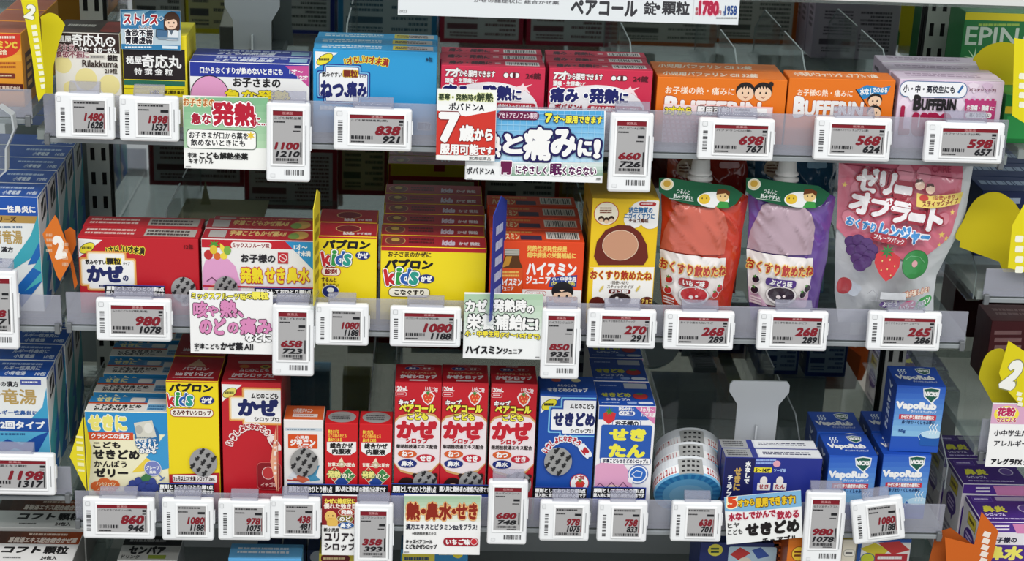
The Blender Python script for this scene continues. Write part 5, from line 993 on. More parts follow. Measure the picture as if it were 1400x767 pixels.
# round tins leaning on the lip
def tin(px, py, Y, label, first=None):
    a = onY(px, py, Y); r = .034; t_ = .023
    if first: return copy_thing(first, tuple(a), label)
    root = empty('round_tin', label, 'tin', tuple(a), (math.radians(27), 0, 0), 'round tins leaning on the lip'); mb = MB()
    mb.lathe([(r*.97, 0), (r, .0012), (r, t_*.55)], M('7fbfe4', 'plastic'), 48, 'y'); mb.build('lid', root, smooth=False)
    mb = MB(); mb.lathe([(r*.985, t_*.56), (r*.985, t_-.001), (r*.96, t_)], M('dfe3e6', 'plastic'), 48, 'y'); mb.build('base', root)
    f = Face((-r, -.0001, r), (1, 0, 0), (0, 0, -1), (0, -1, 0), 2*r, 2*r)
    f.e(.5, .5, .48, .48, '3f9bd4', n=48)
    for i in range(24): a0 = i*math.pi/12; f.put([f.m(.5+.48*math.cos(a0), .5+.48*math.sin(a0)), f.m(.5+.48*math.cos(a0+.13), .5+.48*math.sin(a0+.13)), f.m(.5+.36*math.cos(a0+.13), .5+.36*math.sin(a0+.13)), f.m(.5+.36*math.cos(a0), .5+.36*math.sin(a0))], [[0, 1, 2, 3]], '2a7ec0')
    f.nx(); f.e(.5, .5, .37, .37, '6fb9e6', n=40); f.e(.5, .52, .27, .24, '8fcbee'); f.t('いちご味', .5, .72, .3, .08, 'e8f2f8', b=.06); f.mb.build('lid_print', root)
    # lettering band round the rim: small flat facets following the rim
    mb = MB(); rg = random.Random(5); mw_, mr_ = M('f1f2f2', 'print'), M('b8343c', 'print')
    def band(a0, a1, y0, y1, rr, m):
        n = max(1, int((a1-a0)/.08)); V = []
        for i in range(n+1):
            a = a0+(a1-a0)*i/n
            for y in (y0, y1): V.append((rr*math.sin(a), y, rr*math.cos(a)))
        mb.add(V, [(2*i, 2*i+2, 2*i+3, 2*i+1) for i in range(n)], m)
    band(-2.4, 2.4, .002, t_*.54, r+.00012, mw_); a = -1.9
    while a < 1.9:
        k = rg.choice((0, 1, 2)); 
        if abs(a) > .42:
            band(a, a+.06, t_*.13, t_*.2, r+.0002, mr_); band(a+.025, a+.04, t_*.12, t_*.46, r+.00025, mr_)
            if k: band(a, a+.065, t_*.38, t_*.44, r+.0002, mr_)
            if k == 2: band(a+.055, a+.07, t_*.12, t_*.46, r+.00028, mr_)
        a += .1
    mb.build('rim_band', root); mb = MB()
    band(-.36, .36, -.0001, t_*.8, r+.0005, M('b9bab8', 'seal'))
    for i in range(4):
        for j in range(3): band(-.28+i*.14+j*.02, -.2+i*.14+j*.02, t_*(.1+.25*j), t_*(.2+.25*j), r+.0007, M('2a2a2c', 'print'))
    mb.build('security_seal', root); return root
t0 = tin(940, 675, .022, 'white and blue round tin leaning on the lip, frontmost of three')
tin(941, 655, .052, 'white and blue round tin, middle of three', t0); tin(942, 635, .082, 'white and blue round tin, rearmost of three', t0)
# navy chewable carton pair
c = Carton('medicine_box', 'x', 989, 1122, 626, zB, .02, '232f86', top='dfe2ea', side='1c2460', group='navy chewable cartons', yc=655)
f = c.front(); f.fill('27338c'); f.r(985, 620, 1029, 716, '1c2058'); f.t('水なしで', 1022, 646, 7, 30, W_, b=.08, v=True); f.t('せきに', 1008, 655, 9, 30, 'c8a45a', b=.08, v=True); f.t('チュアブル', 997, 668, 7, 36, W_, b=.07, v=True)
f.r(1033, 626, 1078, 632, '4a64c0') if 0 else f.micro(1034, 627, 1064, 635, 2, '9ab4ec'); f.e(1062, 634, 5, 4.5, 'e8a8b8'); f.r(1031, 639, 1055, 646, 'f0e23a', rad=1); f.t('5〜14才', 1043, 642.5, 20, 6, K_, b=.06); f.t('ソーダ味', 1066, 643, 16, 5, 'a8c4f0', b=.05)
for x in (1044, 1066): f.e(x, 657, 5, 6, 'f0eae4'); f.r(x-9, 660, x+9, 670, 'f4f2ee', rad=1); f.t('せき' if x < 1050 else 'たん', x, 665, 13, 6, 'a8343c', b=.06)
t = c.top(); t.r(0, 0, .28, 1, 'b9babb', kind='seal'); t.micro(.03, .15, .26, .85, 3, '3a3a40'); t.r(.28, 0, .34, 1, '27338c'); t.r(.36, .12, .99, .88, 'eef0f2'); t.micro(.4, .3, .95, .7, 2, '3a3a60'); 
c.backprint('b8bcd0', '2a2a5a').done(2, gap=.001, labels='navy children chewable cough carton with yellow strip, {} of its pair')
# blue ointment cartons
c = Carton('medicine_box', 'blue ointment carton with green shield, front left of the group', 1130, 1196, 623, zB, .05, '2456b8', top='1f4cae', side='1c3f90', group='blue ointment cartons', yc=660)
f = c.front(); f.grad(1122, 618, 1202, 690, '1f52bc', '8fc4e4', 10)
def vapo(f, ox, oy, low=True):
    f.poly([(1169+ox, 626+oy), (1180+ox, 624+oy), (1192+ox, 626+oy), (1190+ox, 637+oy), (1180+ox, 646+oy), (1170+ox, 637+oy)], 'e8ecee'); f.poly([(1170.5+ox, 627+oy), (1180+ox, 625.5+oy), (1190.5+ox, 627+oy), (1188.5+ox, 636+oy), (1180+ox, 644+oy), (1171.5+ox, 636+oy)], '1c5a4a')
    f.t('VICKS', 1180+ox, 633+oy, 17, 5, W_, b=.1); f.t('VapoRub', 1160+ox, 650+oy, 53, 11, W_, b=.08); f.t('ヴイックス ヴェポラッブ', 1170+ox, 657+oy, 34, 3.5, 'e4eef8', b=.04)
    f.r(1137+ox, 661+oy, 1187+ox, 667.5+oy, 'c83040'); f.t('かぜに伴う諸症状の緩和に', 1162+ox, 664.3+oy, 44, 5, W_, b=.06); f.t('鼻づまり・くしゃみ等に', 1163+ox, 671+oy, 44, 5, '22406a', b=.05)
    if low:
        f.e(1182+ox, 690+oy, 18, 8, '1f62b0', o=('d8ecf4', .8)); f.r(1165+ox, 690+oy, 1199+ox, 702+oy, '1f5cac', rad=4); f.e(1182+ox, 687+oy, 15, 5, 'bfe0f0')
        for k in (-4, 0, 4): f.l([(1182+k+ox, 686+oy), (1184+k+ox, 681+oy), (1182+k+ox, 677+oy), (1185+k+ox, 673+oy)], 1.2, 'eaf4fa')
        f.t('50g', 1141+ox, 683+oy, 9, 5, '1f4a8a', b=.05)
vapo(f, 0, 0)
def vtop(c):
    t = c.top(); t.poly([(.53, .12), (.68, .06), (.86, .12), (.82, .32), (.69, .42), (.57, .32)], 'e8ecee'); t.poly([(.55, .14), (.69, .09), (.84, .14), (.8, .31), (.69, .39), (.59, .31)], '1c5a4a'); t.t('VICKS', .695, .22, .22, .1, W_, b=.1); t.t('VapoRub', .45, .6, .78, .24, W_, b=.08); t.t('ヴイックス ヴェポラッブ', .62, .78, .5, .08, 'dfe8f4', b=.04)
    for k in (.16, .22, .28): t.l([(k, .42), (k+.03, .33), (k, .25), (k+.03, .17)], .025, 'e4eef8')
vtop(c); l = c.left(); l.t('VapoRub', .5, .45, .3, .7, 'd8e4f4', b=.06, v=True); c.backprint('a8bcd8', '2a4a8a').done()
r0 = [o for o in bpy.data.objects if o.get('label', '').startswith('blue ointment carton')][0]; L0 = Vector(r0.location); HW, HH, HD = c.W, c.H, c.D
d = onY(1205, 660, FR).x-onY(1130, 660, FR).x
r1 = copy_thing(r0, L0+Vector((d, .004, 0)), 'blue ointment carton with green shield, front right under the stacked one')
copy_thing(r0, L0+Vector((-.001, HD+.004, 0)), 'blue ointment carton second in the left row, behind the front left one')
copy_thing(r0, L0+Vector((HW*.62, HD+.0075, 0)) if 0 else L0+Vector((d+.001, HD+.008, 0)), 'blue ointment carton half hidden behind the stacked one')
o = copy_thing(r0, L0+Vector((d+.007, .010, HH+.0004)), 'blue ointment carton with green shield, stacked on the front right one', rot=(0, 0, math.radians(-3)))
paddle(1028, 521, 640, zB, .068, 82, 'light grey pusher paddle behind the navy chewable cartons')
for px, lab in ((905, 'clear divider behind the round tins on the bottom shelf'), (1090, 'clear divider between the grey paddle and blue ointment cartons'), (533, 'clear divider left of the three tall red cartons'), (1286, 'clear divider at the right end of the bottom shelf'), (108, 'clear divider at the left end of the bottom shelf'), (500, 'clear divider in the gap beside the short red cartons')):
    divider(px, 700, zB, .06, .08, MIR-.01, lab)
# ------------------------------------------------------------------ neighbouring bays, left
zTL, zML, zBL = onY(30, 152, 0).z, onY(30, 436, 0).z, onY(30, 668, 0).z
shelf('shelf_left_top', -260, 42, 152, zTL); shelf('shelf_left_middle', -260, 82, 436, zML); shelf('shelf_left_bottom', -260, 98, 668, zBL)
fence(-200, 44, 152, zTL, .020, 'clear acrylic lip at the upper left edge of the picture')
fence(-200, 84, 436, zML, .024, 'clear acrylic lip under the striped blue cartons at the left edge')
fence(-200, 98, 668, zBL, .024, 'clear acrylic lip behind the lowest left price label')
c = Carton('medicine_box', 'x', -28, 31, 45, zTL, .05, 'e89c2a', top='a8502a', side='c8861e', group='orange vitamin cartons at the left edge', yc=90)
f = c.front(); f.grad(-40, 40, 34, 84, 'e8862a', 'f0b83a', 5); f.e(0, 52, 30, 27, 'd83a24'); f.t('塩を助ける', 8, 52, 28, 7, 'f8ecd8', b=.04) if 0 else f.micro(-8, 48, 24, 54, 1, 'f8ecd8'); f.t('ミンC', 10, 61, 26, 9, 'f2d04a', b=.08); f.t('配合', 3, 71, 13, 7, 'f4e6c0', b=.05)
f.micro(0, 84, 24, 94, 2, 'a84a1c'); f.r(-4, 100, 21, 107, '7a3020', rad=2); f.micro(-1, 102, 18, 105, 1, 'f0d8b0'); f.r(-40, 114, 40, 124, '5a1f18'); f.t('工業株式会社', 13, 120, 30, 5, 'f0d8c0', b=.04)
r_ = c.right(); r_.r(.2, .3, .8, .85, '4a2018'); r_.micro(.3, .35, .7, .8, 4, 'e0b060'); c.done(3, gap=.002, labels='orange vitamin carton at the upper left edge, {} of three')
def curve(P, n=5):                                          # rounded outline through the points
    out = []; k = len(P)
    for i in range(k):
        p0, p1, p2, p3 = (np.array(P[(i+j-1) % k], float) for j in range(4))
        for t in (np.arange(n)/n): out.append(tuple(.5*(2*p1+(p2-p0)*t+(2*p0-5*p1+4*p2-p3)*t*t+(3*p1-p0-3*p2+p3)*t**3)))
    return out
def flat(name, label, pts, Y, col, paint=None, depth=.0008, cat='shelf marker', yaw=0, kind='card', rnd=None):
    if rnd: pts = curve(pts[:rnd])[:-5]+list(pts[rnd-1:]) if rnd < len(pts) else curve(pts)
    P = [onY(x, y, Y) for x, y in pts]; x0 = min(p.x for p in P); z0 = min(p.z for p in P); z1 = max(p.z for p in P); x1 = max(p.x for p in P)
    root = empty(name, label, cat, (x0, Y, z0)); mb = MB(); mb.prism([(p.x-x0, 0, p.z-z0) for p in P], (0, depth, 0), M(col, kind)); mb.build('sheet', root)
    if paint:
        f = Face((0, 0, z1-z0), (1, 0, 0), (0, 0, -1), (0, -1, 0), x1-x0, z1-z0, mw=mworld(root), kind=kind); paint(f); f.mb.build('print', root)
    return root
def p(f):
    f.t('2', 41, 16, 11, 17, 'f2f2e6', b=.08, o=[('8a8a4a', .05)], rot=14, sh=.1); f.t('類医薬品', 49, 72, 8, 84, 'f2f2d0', b=.03, v=True, rot=-10) if 0 else [f.r(43+i*1.45, 34+i*9, 50+i*1.45, 40+i*9, 'f2f2d4', rot=-8) for i in range(10)]
flat('shelf_marker', 'long yellow hanging shelf marker with a white 2 at the upper left', [(27, -8), (50, -8), (55, 40), (60, 95), (62, 126), (53, 139), (50, 128), (44, 80), (37, 40)], -.01, 'e0d41c', p)
flat('shelf_marker', 'rounded yellow shelf marker plate behind the long hanging one', [(56, 26), (63, 19), (71, 18), (80, 23), (88, 36), (80, 60), (73, 90), (72, 128), (60, 128)], .012, 'd8ca1a', rnd=5)
def blue_box(yt, z0, Y, n, gap, labels, D=.04, upper=True, xr=52, yc=None):
    c = Carton('medicine_box', 'x', -75, xr, yt, z0, D, 'e9ecea', top='1f56b0', side='e3e8ea', Y=Y, group='blue striped cartons at the left edge '+('of the middle shelf' if upper else 'of the bottom shelf'), yc=yc)
    return c
c = blue_box(268, zML, .02, 5, .03, '', yc=330, xr=55)
f = c.front(); f.r(-90, 262, 70, 294, '1f56b0'); f.t('一性鼻炎に', 24, 286, 48, 9, W_, b=.05); f.r(-90, 294, 70, 304, 'b8924a'); f.t('リーズ', 10, 299.5, 24, 6.5, '4a3218', b=.05); f.micro(-20, 308, 37, 313, 1, '4a6a8a')
f.t('青竜湯', 10, 324, 40, 18, 'b89a5a', b=.03); f.t('・漢方', 7, 341, 22, 7, '2a2a30', b=.04); f.micro(-20, 352, 6, 360, 2, '5a7a9a')
f.poly([(70, 294), (70, 345), (0, 380), (15, 360), (42, 322)], '3fa8b8'); f.poly([(70, 330), (70, 385), (30, 420), (20, 395), (50, 360), (38, 362)], '1f6ab8'); f.poly([(70, 350), (46, 366), (60, 372), (34, 398), (70, 384)], '4fb8c0')
t = c.top(); t.micro(.5, .2, .95, .45, 1, 'c8d8f0'); t.t('小青竜湯', .7, .7, .18, .3, 'dfe8f6', b=.05); t.t('10包', .92, .7, .1, .25, 'dfe8f6', b=.05)
def zig(c):
    r_ = c.right(); r_.poly([(0, .02), (.55, 0), (1, .3), (1, 0), (0, 0)], '1f56b0'); r_.poly([(0, .62), (1, .16), (1, .45), (.5, .62), (.8, .64), (.1, .98), (0, .98)], '3fa8b8'); r_.poly([(.1, .98), (.8, .64), (.5, .62), (1, .45), (1, .78), (.6, .9), (.9, .92), (.7, 1), (.1, 1)], '1f6ab8')
    r_.poly([(.18, .06), (.82, .0), (.82, .22), (.18, .28)], 'e8eaea'); r_.poly([(.25, .075), (.75, .03), (.75, .2), (.25, .25)], '1a1a20'); r_.l([(.35, .2), (.62, .08)], .1, 'dadada')
zig(c); c.done(5, gap=.003, labels='blue striped cold carton at the left edge of the middle shelf, {} of five')
c = blue_box(515, zBL, .02, 4, 0, '', yc=560, upper=False, xr=66); c2 = None
f = c.front(); f.t('の漢方', 13, 525, 24, 7, '26262e', b=.05); f.r(28, 519, 56, 526, '4a5aa8'); f.micro(30, 520.5, 54, 524.5, 1, W_); f.t('青竜湯', 14, 542, 70, 20, 'b89a5a', b=.03); f.t('ルギー性鼻炎に', 23, 564, 56, 6, '2f5a9a', b=.05)
f.poly([(76, 530), (76, 575), (40, 575), (58, 556)], '3fa0c8'); f.r(-80, 571, 80, 589, '1f4f9c'); f.t('2回タイプ', 31, 581, 60, 10, W_, b=.07); f.r(-80, 589, 80, 668, '5ab0d4'); f.poly([(-10, 612), (10, 600), (30, 608), (50, 596), (76, 590), (50, 622), (20, 612), (0, 622)], '1f4fa0'); f.micro(-10, 591, 40, 596, 1, '2a5a8a')
t = c.top(); t.micro(.5, .1, .95, .3, 1, 'c8d8f0'); t.t('ルギー性鼻炎に', .72, .45, .36, .25, 'dfe8f6', b=.05); t.t('小青竜湯', .68, .78, .2, .24, 'dfe8f6', b=.05); t.t('10包', .93, .8, .1, .22, 'dfe8f6', b=.05)
zig(c); c.done(4, gap=.002, labels='blue and white cold carton at the left edge of the bottom shelf, {} of four')
def p(f): f.t('2', 80, 338, 13, 26, 'f4efe8', b=.1, rot=-12, sh=.15); f.micro(63, 318, 72, 346, 4, 'f0d8b8'); f.micro(85, 330, 94, 366, 4, 'f0d8b8')
flat('shelf_marker', 'orange tilted shelf marker with a big white 2, beside the leftmost red carton', [(58, 320), (75, 294), (79, 300), (99, 354), (82, 384), (78, 378)], -.008, 'd8742a', p)
flat('shelf_marker', 'orange rounded plate behind the tilted orange marker', [(88, 316), (96, 311), (103, 316), (104, 335), (98, 350), (106, 388), (102, 396), (96, 360)], .004, 'c0601c')
# brown and white granule cartons low at the left
zC = onY(50, 767, .0).z
def lowbox(label, xl, xr, ytf, Y, D, z0, front, top, **k):
    a, b = onY(xl, ytf, Y), onY(xr, ytf, Y); t = a.z
    c = Carton('medicine_box', label, xl, xr, ytf, z0, D, front, top=top, Y=Y, yc=ytf, **k); return c
shelf('shelf_left_low', -260, 116, 790, zC-.05)
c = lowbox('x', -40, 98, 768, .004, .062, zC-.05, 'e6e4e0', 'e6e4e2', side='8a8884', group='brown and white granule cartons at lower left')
t = c.top(); t.grad(0, 0, 1, .42, '3a2a26', 'a84a22', 8, vert=False); t.micro(.45, .04, .9, .16, 1, 'e8d0c0'); t.t('葛根湯エキス配合総合かぜ薬', .62, .29, .7, .17, 'f0e0d4', b=.06, sh=.15); t.t('コフト', .45, .62, .38, .2, K_, b=.08, sh=.1); t.t('顆粒', .8, .62, .24, .24, K_, b=.05); t.t('24包入', .76, .88, .16, .12, K_, b=.05); t.micro(.3, .84, .5, .93, 1, '777777')
c.done(2, gap=.008, labels='brown and white granule carton lying low at the left edge, {} of two')
zG = zD
# ------------------------------------------------------------------ things on the deck under the bottom shelf
def deck(label, xl, xr, yt, Y, D, front, top, paint=None, tp=None, side=None, cat='medicine box', n=1, grp=None, labels=None):
    c = Carton('medicine_box', label, xl, xr, yt, zD, D, front, top=top, side=side, Y=Y, yc=yt, cat=cat, group=grp)
    if paint: paint(c.front())
    if tp: tp(c.top())
    c.done(n, labels=labels)
def tp(t): t.r(0, 0, 1, .4, '2a2a2e'); t.micro(.1, .1, .8, .3, 1, 'a8a8a8'); t.t('センパア', .45, .6, .6, .3, 'e8e8e8' if 0 else '1a1a1e', b=.09); t.t('ドリンク', .2, .88, .3, .14, '1a1a1e', b=.05); t.r(.5, .8, .8, .95, '8a9a3a')
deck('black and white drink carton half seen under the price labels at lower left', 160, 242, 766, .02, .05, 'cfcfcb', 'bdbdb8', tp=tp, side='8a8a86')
deck('light blue carton barely seen under the tall red syrup carton', 312, 412, 764, .0, .03, '5aa8dc', '6ab4e4', tp=lambda t: t.micro(.1, .2, .9, .7, 2, 'e8f0f8'))
for i in range(3):
    deck(('navy sweets box at lower left, left one of three in the dark', 'navy sweets box at lower left, middle one of three in the dark', 'navy sweets box at lower left, right one of three in the dark')[i], 350+i*35, 383+i*35, 752, .10, .03, '24365e', '2a4070', lambda f, i=i: f.e(366+i*35, 762, 12, 9, 'c8d0d8'), grp='navy sweets boxes on the deck')
deck('small yellow carton under the small dark red card', 436, 484, 757, .012, .03, 'd8c83a', 'd8c83a', lambda f: (f.r(439, 759, 478, 768, '6a1a1c', rad=4), f.micro(442, 761, 475, 766, 1, 'f0d8a0')))
deck('blue and yellow drops carton under the red brown lettered white card', 548, 640, 752, .03, .03, '2f86b8', '2f7cb0', lambda f: (f.r(550, 757, 594, 775, 'e0d24a'), f.t('採用できる', 614, 758, 30, 5, 'f0f0d0', b=.05) if 0 else f.micro(600, 755, 634, 760, 1, 'f0f0d0'), f.e(626, 757, 7, 6, 'e8d83a'), f.micro(553, 760, 590, 768, 1, '2a4a6a')))
def p(f): f.e(978, 752, 10, 8, 'd8d04a'); f.micro(972, 748, 984, 757, 2, '2a4a3a'); f.r(995, 748, 1060, 790, 'b8d4e4', rad=3); f.poly([(998, 758), (1012, 748), (1026, 756), (1010, 766)], 'c23a3a'); f.poly([(1028, 752), (1040, 748), (1052, 760), (1036, 764)], '3a5aa8'); f.e(1018, 768, 9, 6, 'e8e0d0')
deck('dark blue children sweets box under the slanted blue and white card', 958, 1066, 742, .03, .06, '1f2f6a', '20306a', p)
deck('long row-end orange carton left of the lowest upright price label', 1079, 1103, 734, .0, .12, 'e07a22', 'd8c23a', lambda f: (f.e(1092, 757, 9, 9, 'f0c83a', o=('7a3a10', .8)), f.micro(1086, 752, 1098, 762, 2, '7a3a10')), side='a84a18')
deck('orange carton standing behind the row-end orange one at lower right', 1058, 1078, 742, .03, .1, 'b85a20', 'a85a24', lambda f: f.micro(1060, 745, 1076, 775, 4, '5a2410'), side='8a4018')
deck('cream carton behind the lowest upright price label', 1153, 1172, 738, .004, .05, 'e6dfcc', 'e0c85a', lambda f: (f.r(1154, 752, 1168, 760, 'f0ece0', rad=3, o=('888880', .6)), f.micro(1156, 754, 1166, 758, 1, '666666')))
def p(f): f.r(1176, 742, 1250, 790, 'e8e6e0'); f.poly([(1176, 750), (1196, 742), (1216, 752), (1200, 764)], 'd8c83a'); f.poly([(1200, 742), (1230, 740), (1244, 752), (1220, 758)], 'c23a3a'); f.r(1196, 757, 1240, 768, 'b8303a'); f.e(1186, 764, 9, 7, 'c8d03a', o=('2a5a9a', 1)); f.micro(1200, 759, 1236, 766, 1, W_)
deck('red, white and blue children sweets box under the tilted price label', 1174, 1247, 737, .02, .05, '2a5aa8', 'c8d0d8', p, side='e0e0e0')
# perforated strip of the back wall under the bottom shelf
mb = MB(); zz = onY(800, 759, MIR-.002).z; a, b = onY(180, 759, MIR-.002).x, onY(1260, 759, MIR-.002).x
mb.box(a, MIR-.006, zD, b, MIR-.0005, onY(800, 722, MIR).z, M('b0b4b4', 'plastic'))
for i in range(int((b-a)/.0155)):
    x = a+.008+i*.0155; n = 10; mb.add([(x+.0032*math.cos(k*.6283), MIR-.0062, zz+.0026*math.sin(k*.6283)) for k in range(n)], [list(range(n))], M('0c0c0d', 'card'))
structure(mb, 'trim_perforated')

# ------------------------------------------------------------------ neighbouring bays, right
shelf('shelf_right_top', 1394, 1700, 204, onY(1400, 204, 0).z); zMR = onY(1380, 398, 0).z; zBR = onY(1380, 612, 0).z; zCR = zD
shelf('shelf_right_middle', 1337, 1700, 398, zMR); shelf('shelf_right_bottom', 1334, 1700, 612, zBR)
def p(f): f.r(1300, 18, 1480, 29, 'c8b81e'); f.micro(1338, 31, 1400, 37, 1, '8aa84a'); f.t('EPINA', 1370, 50, 98, 24, 'aebcae', b=.02); f.star(1332, 80, 16, 3, 9, 'b8d8b0'); f.r(1300, 100, 1480, 104, '2a8a4a')
c = Carton('medicine_box', 'dark green eye care carton with large grey capitals at the upper right edge', 1312, 1470, 18, onY(1400, 204, 0).z, .05, '1f6a38', Y=.16, yc=80); p(c.front()); c.done()
flat('shelf_marker', 'big round-topped yellow plate at the upper right edge', [(1334, 84), (1340, 70), (1352, 62), (1368, 58), (1386, 60), (1404, 70), (1404, 196), (1364, 192), (1368, 160), (1362, 140), (1346, 110)], .06, 'c4b41a', rnd=6)
flat('shelf_marker', 'yellow hanging marker cut by the upper right picture edge', [(1387, 52), (1430, 60), (1430, 175), (1400, 168), (1384, 158)], -.008, 'e2d41e', lambda f: (f.t('品', 1396, 122, 14, 14, 'f0f0d8', b=.08), f.t('料', 1397, 144, 13, 13, 'f0f0d8', b=.08)) if 0 else [f.r(1393, 100+i*13, 1404, 108+i*13, 'f0f0d8', rad=2) for i in range(4)])
c = Carton('medicine_box', 'small green and yellow carton under the yellow plate at the upper right', 1372, 1440, 130, onY(1400, 204, 0).z, .04, '1f7a3a', Y=.02, yc=160); f = c.front(); f.r(1360, 146, 1450, 156, 'c8b020'); f.r(1375, 160, 1440, 190, '2a9a4a'); c.done()
c = Carton('medicine_box', 'x', 1338, 1470, 262, zMR, .05, '16275c', top='1c2f6a', Y=.10, yc=300, group='dark blue allergy cartons at the right edge'); f = c.front(); f.t('アレジオン', 1380, 275, 60, 9, 'b8c4dc', b=.05) if 0 else f.micro(1342, 268, 1400, 282, 1, 'b8c4dc')
t = c.top(); t.micro(.05, .2, .9, .7, 1, 'a8b4d0'); c.done(3, labels='dark blue allergy carton behind the yellow plate at the right edge, {} of three')
flat('shelf_marker', 'large round-topped yellow plate at the right edge of the middle shelf', [(1313, 330), (1318, 300), (1332, 275), (1350, 264), (1368, 264), (1386, 276), (1400, 296), (1420, 320), (1420, 372), (1372, 372), (1366, 358), (1312, 338)], .03, 'c4b41a', rnd=8)
flat('shelf_marker', 'yellow hanging marker cut by the right picture edge at middle height', [(1384, 308), (1400, 280), (1440, 280), (1440, 385), (1400, 372), (1378, 366)], -.008, 'e2d41e', lambda f: [f.r(1388, 322+i*14, 1399, 331+i*14, 'f4f4e0', rad=2) for i in range(4)])
fence(1345, 1690, 398, zMR, .022, 'clear acrylic lip at the right edge of the middle shelf')
c = Carton('medicine_box', 'x', 1352, 1480, 440, zBR, .05, '5a1c22', top='6a2228', Y=.16, yc=470, group='dark red cartons at the right edge', side='4a181c'); c.top().micro(.1, .2, .8, .7, 2, 'a87a7a'); c.front().micro(1360, 450, 1400, 480, 3, 'a87a7a'); c.done(1)
[o.__setitem__('label', 'dark red carton deep in the shelf at the right edge') for o in bpy.data.objects if o.get('label') == 'x' and o.get('group', '').startswith('dark red')]
def p(f): f.t('2', 1383, 512, 17, 34, 'f2f2ea', b=.1, rot=14, sh=.15, o=[('8a8a5a', .04)]); [f.r(1390+i*.6, 536+i*7, 1397+i*.6, 541+i*7, 'f2f2d8', rot=12) for i in range(3)]
flat('shelf_marker', 'yellow tilted shelf marker with white 2 above the allergy card', [(1379, 466), (1430, 500), (1430, 556), (1396, 556), (1372, 528), (1366, 510)], -.008, 'dccd1c', p)
flat('shelf_marker', 'rounded yellow plate left of the tilted marker with white 2', [(1340, 520), (1342, 500), (1350, 484), (1364, 477), (1374, 482), (1366, 510), (1396, 552), (1396, 604), (1372, 608), (1362, 560)], .01, 'beb01a', rnd=6)
def p(f):
    f.r(1353, 553, 1440, 580, 'd8a8c4'); f.e(1376, 566, 17, 11, 'f0dc4a'); f.t('花粉', 1376, 563, 24, 11, 'b82a5a', b=.07, o=[('f6f0e0', .08)]); f.t('などによる', 1376, 574, 26, 6, 'b82a5a', b=.06, o=[('f6f0e0', .1)])
    f.t('小中学生用', 1382, 592, 46, 8, '2a2a30', b=.03); f.t('アレルギー', 1382, 606, 46, 8, '2a2a30', b=.03); f.t('アレグラFX', 1376, 631, 42, 8, '1e1e24', b=.08); f.t('ジュニア', 1410, 632, 22, 7, '1e1e24', b=.05)
card('promo_card', 'white and pink allergy advertising card cut by the right picture edge', (1352, 553, 1450, 638), -.009, 'f0f0ee', p)
fence(1338, 1690, 612, zBR, .03, 'clear acrylic lip under the yellow marker at the lower right')
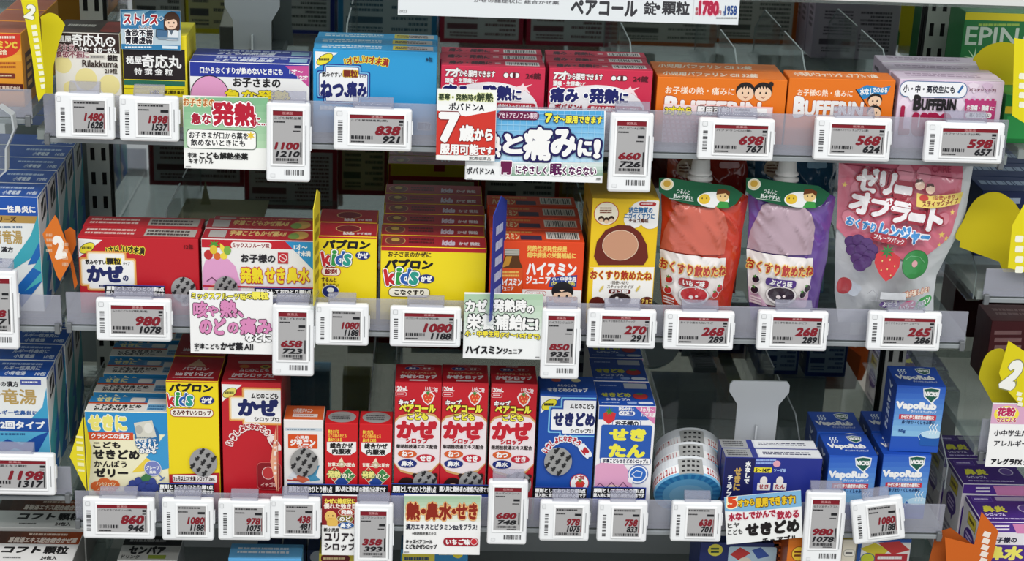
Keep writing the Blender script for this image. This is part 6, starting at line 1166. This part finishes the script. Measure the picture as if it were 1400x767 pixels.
# purple rhinitis cartons, lower right
zR = onY(1370, 850, .0).z
shelf('shelf_right_low', 1290, 1700, 850, zR)
def pur(label, xl, xr, yt, Y, rz=0):
    c = Carton('medicine_box', label, xl, xr, yt, zR, .058, 'e8e4ea', top='4a2a80', side='e4e2e4', Y=Y, yc=yt+30, group='purple and white rhinitis syrup cartons', rz=rz)
    f = c.front(); f.poly([(xl-20, yt-10), (xr+30, yt-10), (xr+30, yt+16), (xl-20, yt+12)], '553292'); f.micro(xl+22, yt+3, xl+44, yt+12, 2, 'f0e8f4'); f.poly([(xl+46, yt+2), (xl+90, yt+2), (xl+90, yt+16), (xl+52, yt+15)], 'd888b8')
    f.t('お子様の', xl+34, yt+24, 36, 7, '22203a', b=.06); f.r(xl-2, yt+31, xl+90, yt+90, '4a2a88', rad=3); f.t('鼻水', xl+35, yt+42, 50, 17, 'f2ea6a', b=.08); f.t('鼻づまり', xl+32, yt+63, 50, 15, 'f2ea6a', b=.08)
    t = c.top(); t.r(.06, .06, .36, .24, '553292', o=('c8b8e0', .03)); t.micro(.09, .1, .33, .2, 1, 'd8c8f0'); t.t('鼻炎', .3, .52, .34, .22, 'f0e64a', b=.07); t.t('シロップA', .26, .74, .3, .1, 'dcd0f0', b=.07); t.r(.42, .06, .95, .2, 'b8b0c4'); t.e(.78, .5, .09, .13, '6a4a9a', o=('d8c8e8', .02)); t.micro(.1, .85, .9, .93, 1, 'd8c8f0')
    l = c.left(); l.r(.0, 0, 1, .04, '4a2a80'); l.r(.3, .08, .75, .2, 'd8c83a', rot=0, o=('3a2a5a', .1)); l.micro(.35, .11, .7, .17, 1, '3a2a1a'); l.e(.5, .34, .3, .11, '4a2a88'); l.micro(.3, .28, .7, .4, 3, 'd8c8f0'); l.poly([(.55, .42), (.7, .4), (.62, .5)], '4a2a88'); l.micro(.2, .55, .8, .8, 4, '8a869a')
    return c.done()[0]
p0 = pur('purple and white rhinitis syrup carton behind the orange marker, frontmost of the row', 1338, 1430, 714, .012)
L_ = Vector(p0.location); copy_thing(p0, L_+Vector((-.003, .06, .012)), 'purple and white rhinitis syrup carton, second of the row at lower right'); copy_thing(p0, L_+Vector((-.006, .12, .012)), 'purple and white rhinitis syrup carton, third of the row at lower right')
def p(f): [f.r(1344-i*1.2, 727+i*9, 1354-i*1.2, 734+i*9, 'f0e4d8', rot=18) for i in range(5)]
flat('shelf_marker', 'large orange shelf marker in front of the purple and white cartons', [(1342, 700), (1365, 726), (1358, 760), (1340, 800), (1296, 800), (1292, 735), (1332, 745)], -.008, 'cc6420', p)
flat('shelf_marker', 'orange plate left of the large orange marker at lower right', [(1280, 728), (1300, 722), (1332, 746), (1320, 800), (1262, 800)], .004, 'a8521c')

# clear label holder at the left edge
root = flat('label_holder', 'empty clear plastic label holder cut by the upper left picture edge', [(-30, 150), (0, 146), (17, 158), (20, 178), (9, 204), (9, 234), (-4, 246), (-30, 246)], -.02, 'd4d8da', depth=.011, cat='label holder', kind='clear')
P = [onY(*q, -.0212) for q in ((0, 146), (17, 158), (20, 178), (9, 204), (9, 234), (-4, 246))]; mb = MB()
for a, b in zip(P[:-1], P[1:]):
    L_ = Vector(root.location); a, b = a-L_, b-L_; mb.prism([tuple(a), tuple(b), (b.x-.0016, b.y, b.z), (a.x-.0016, a.y, a.z)], (0, .011, 0), M('c4cacc', 'edge'))
mb.build('rim', root)
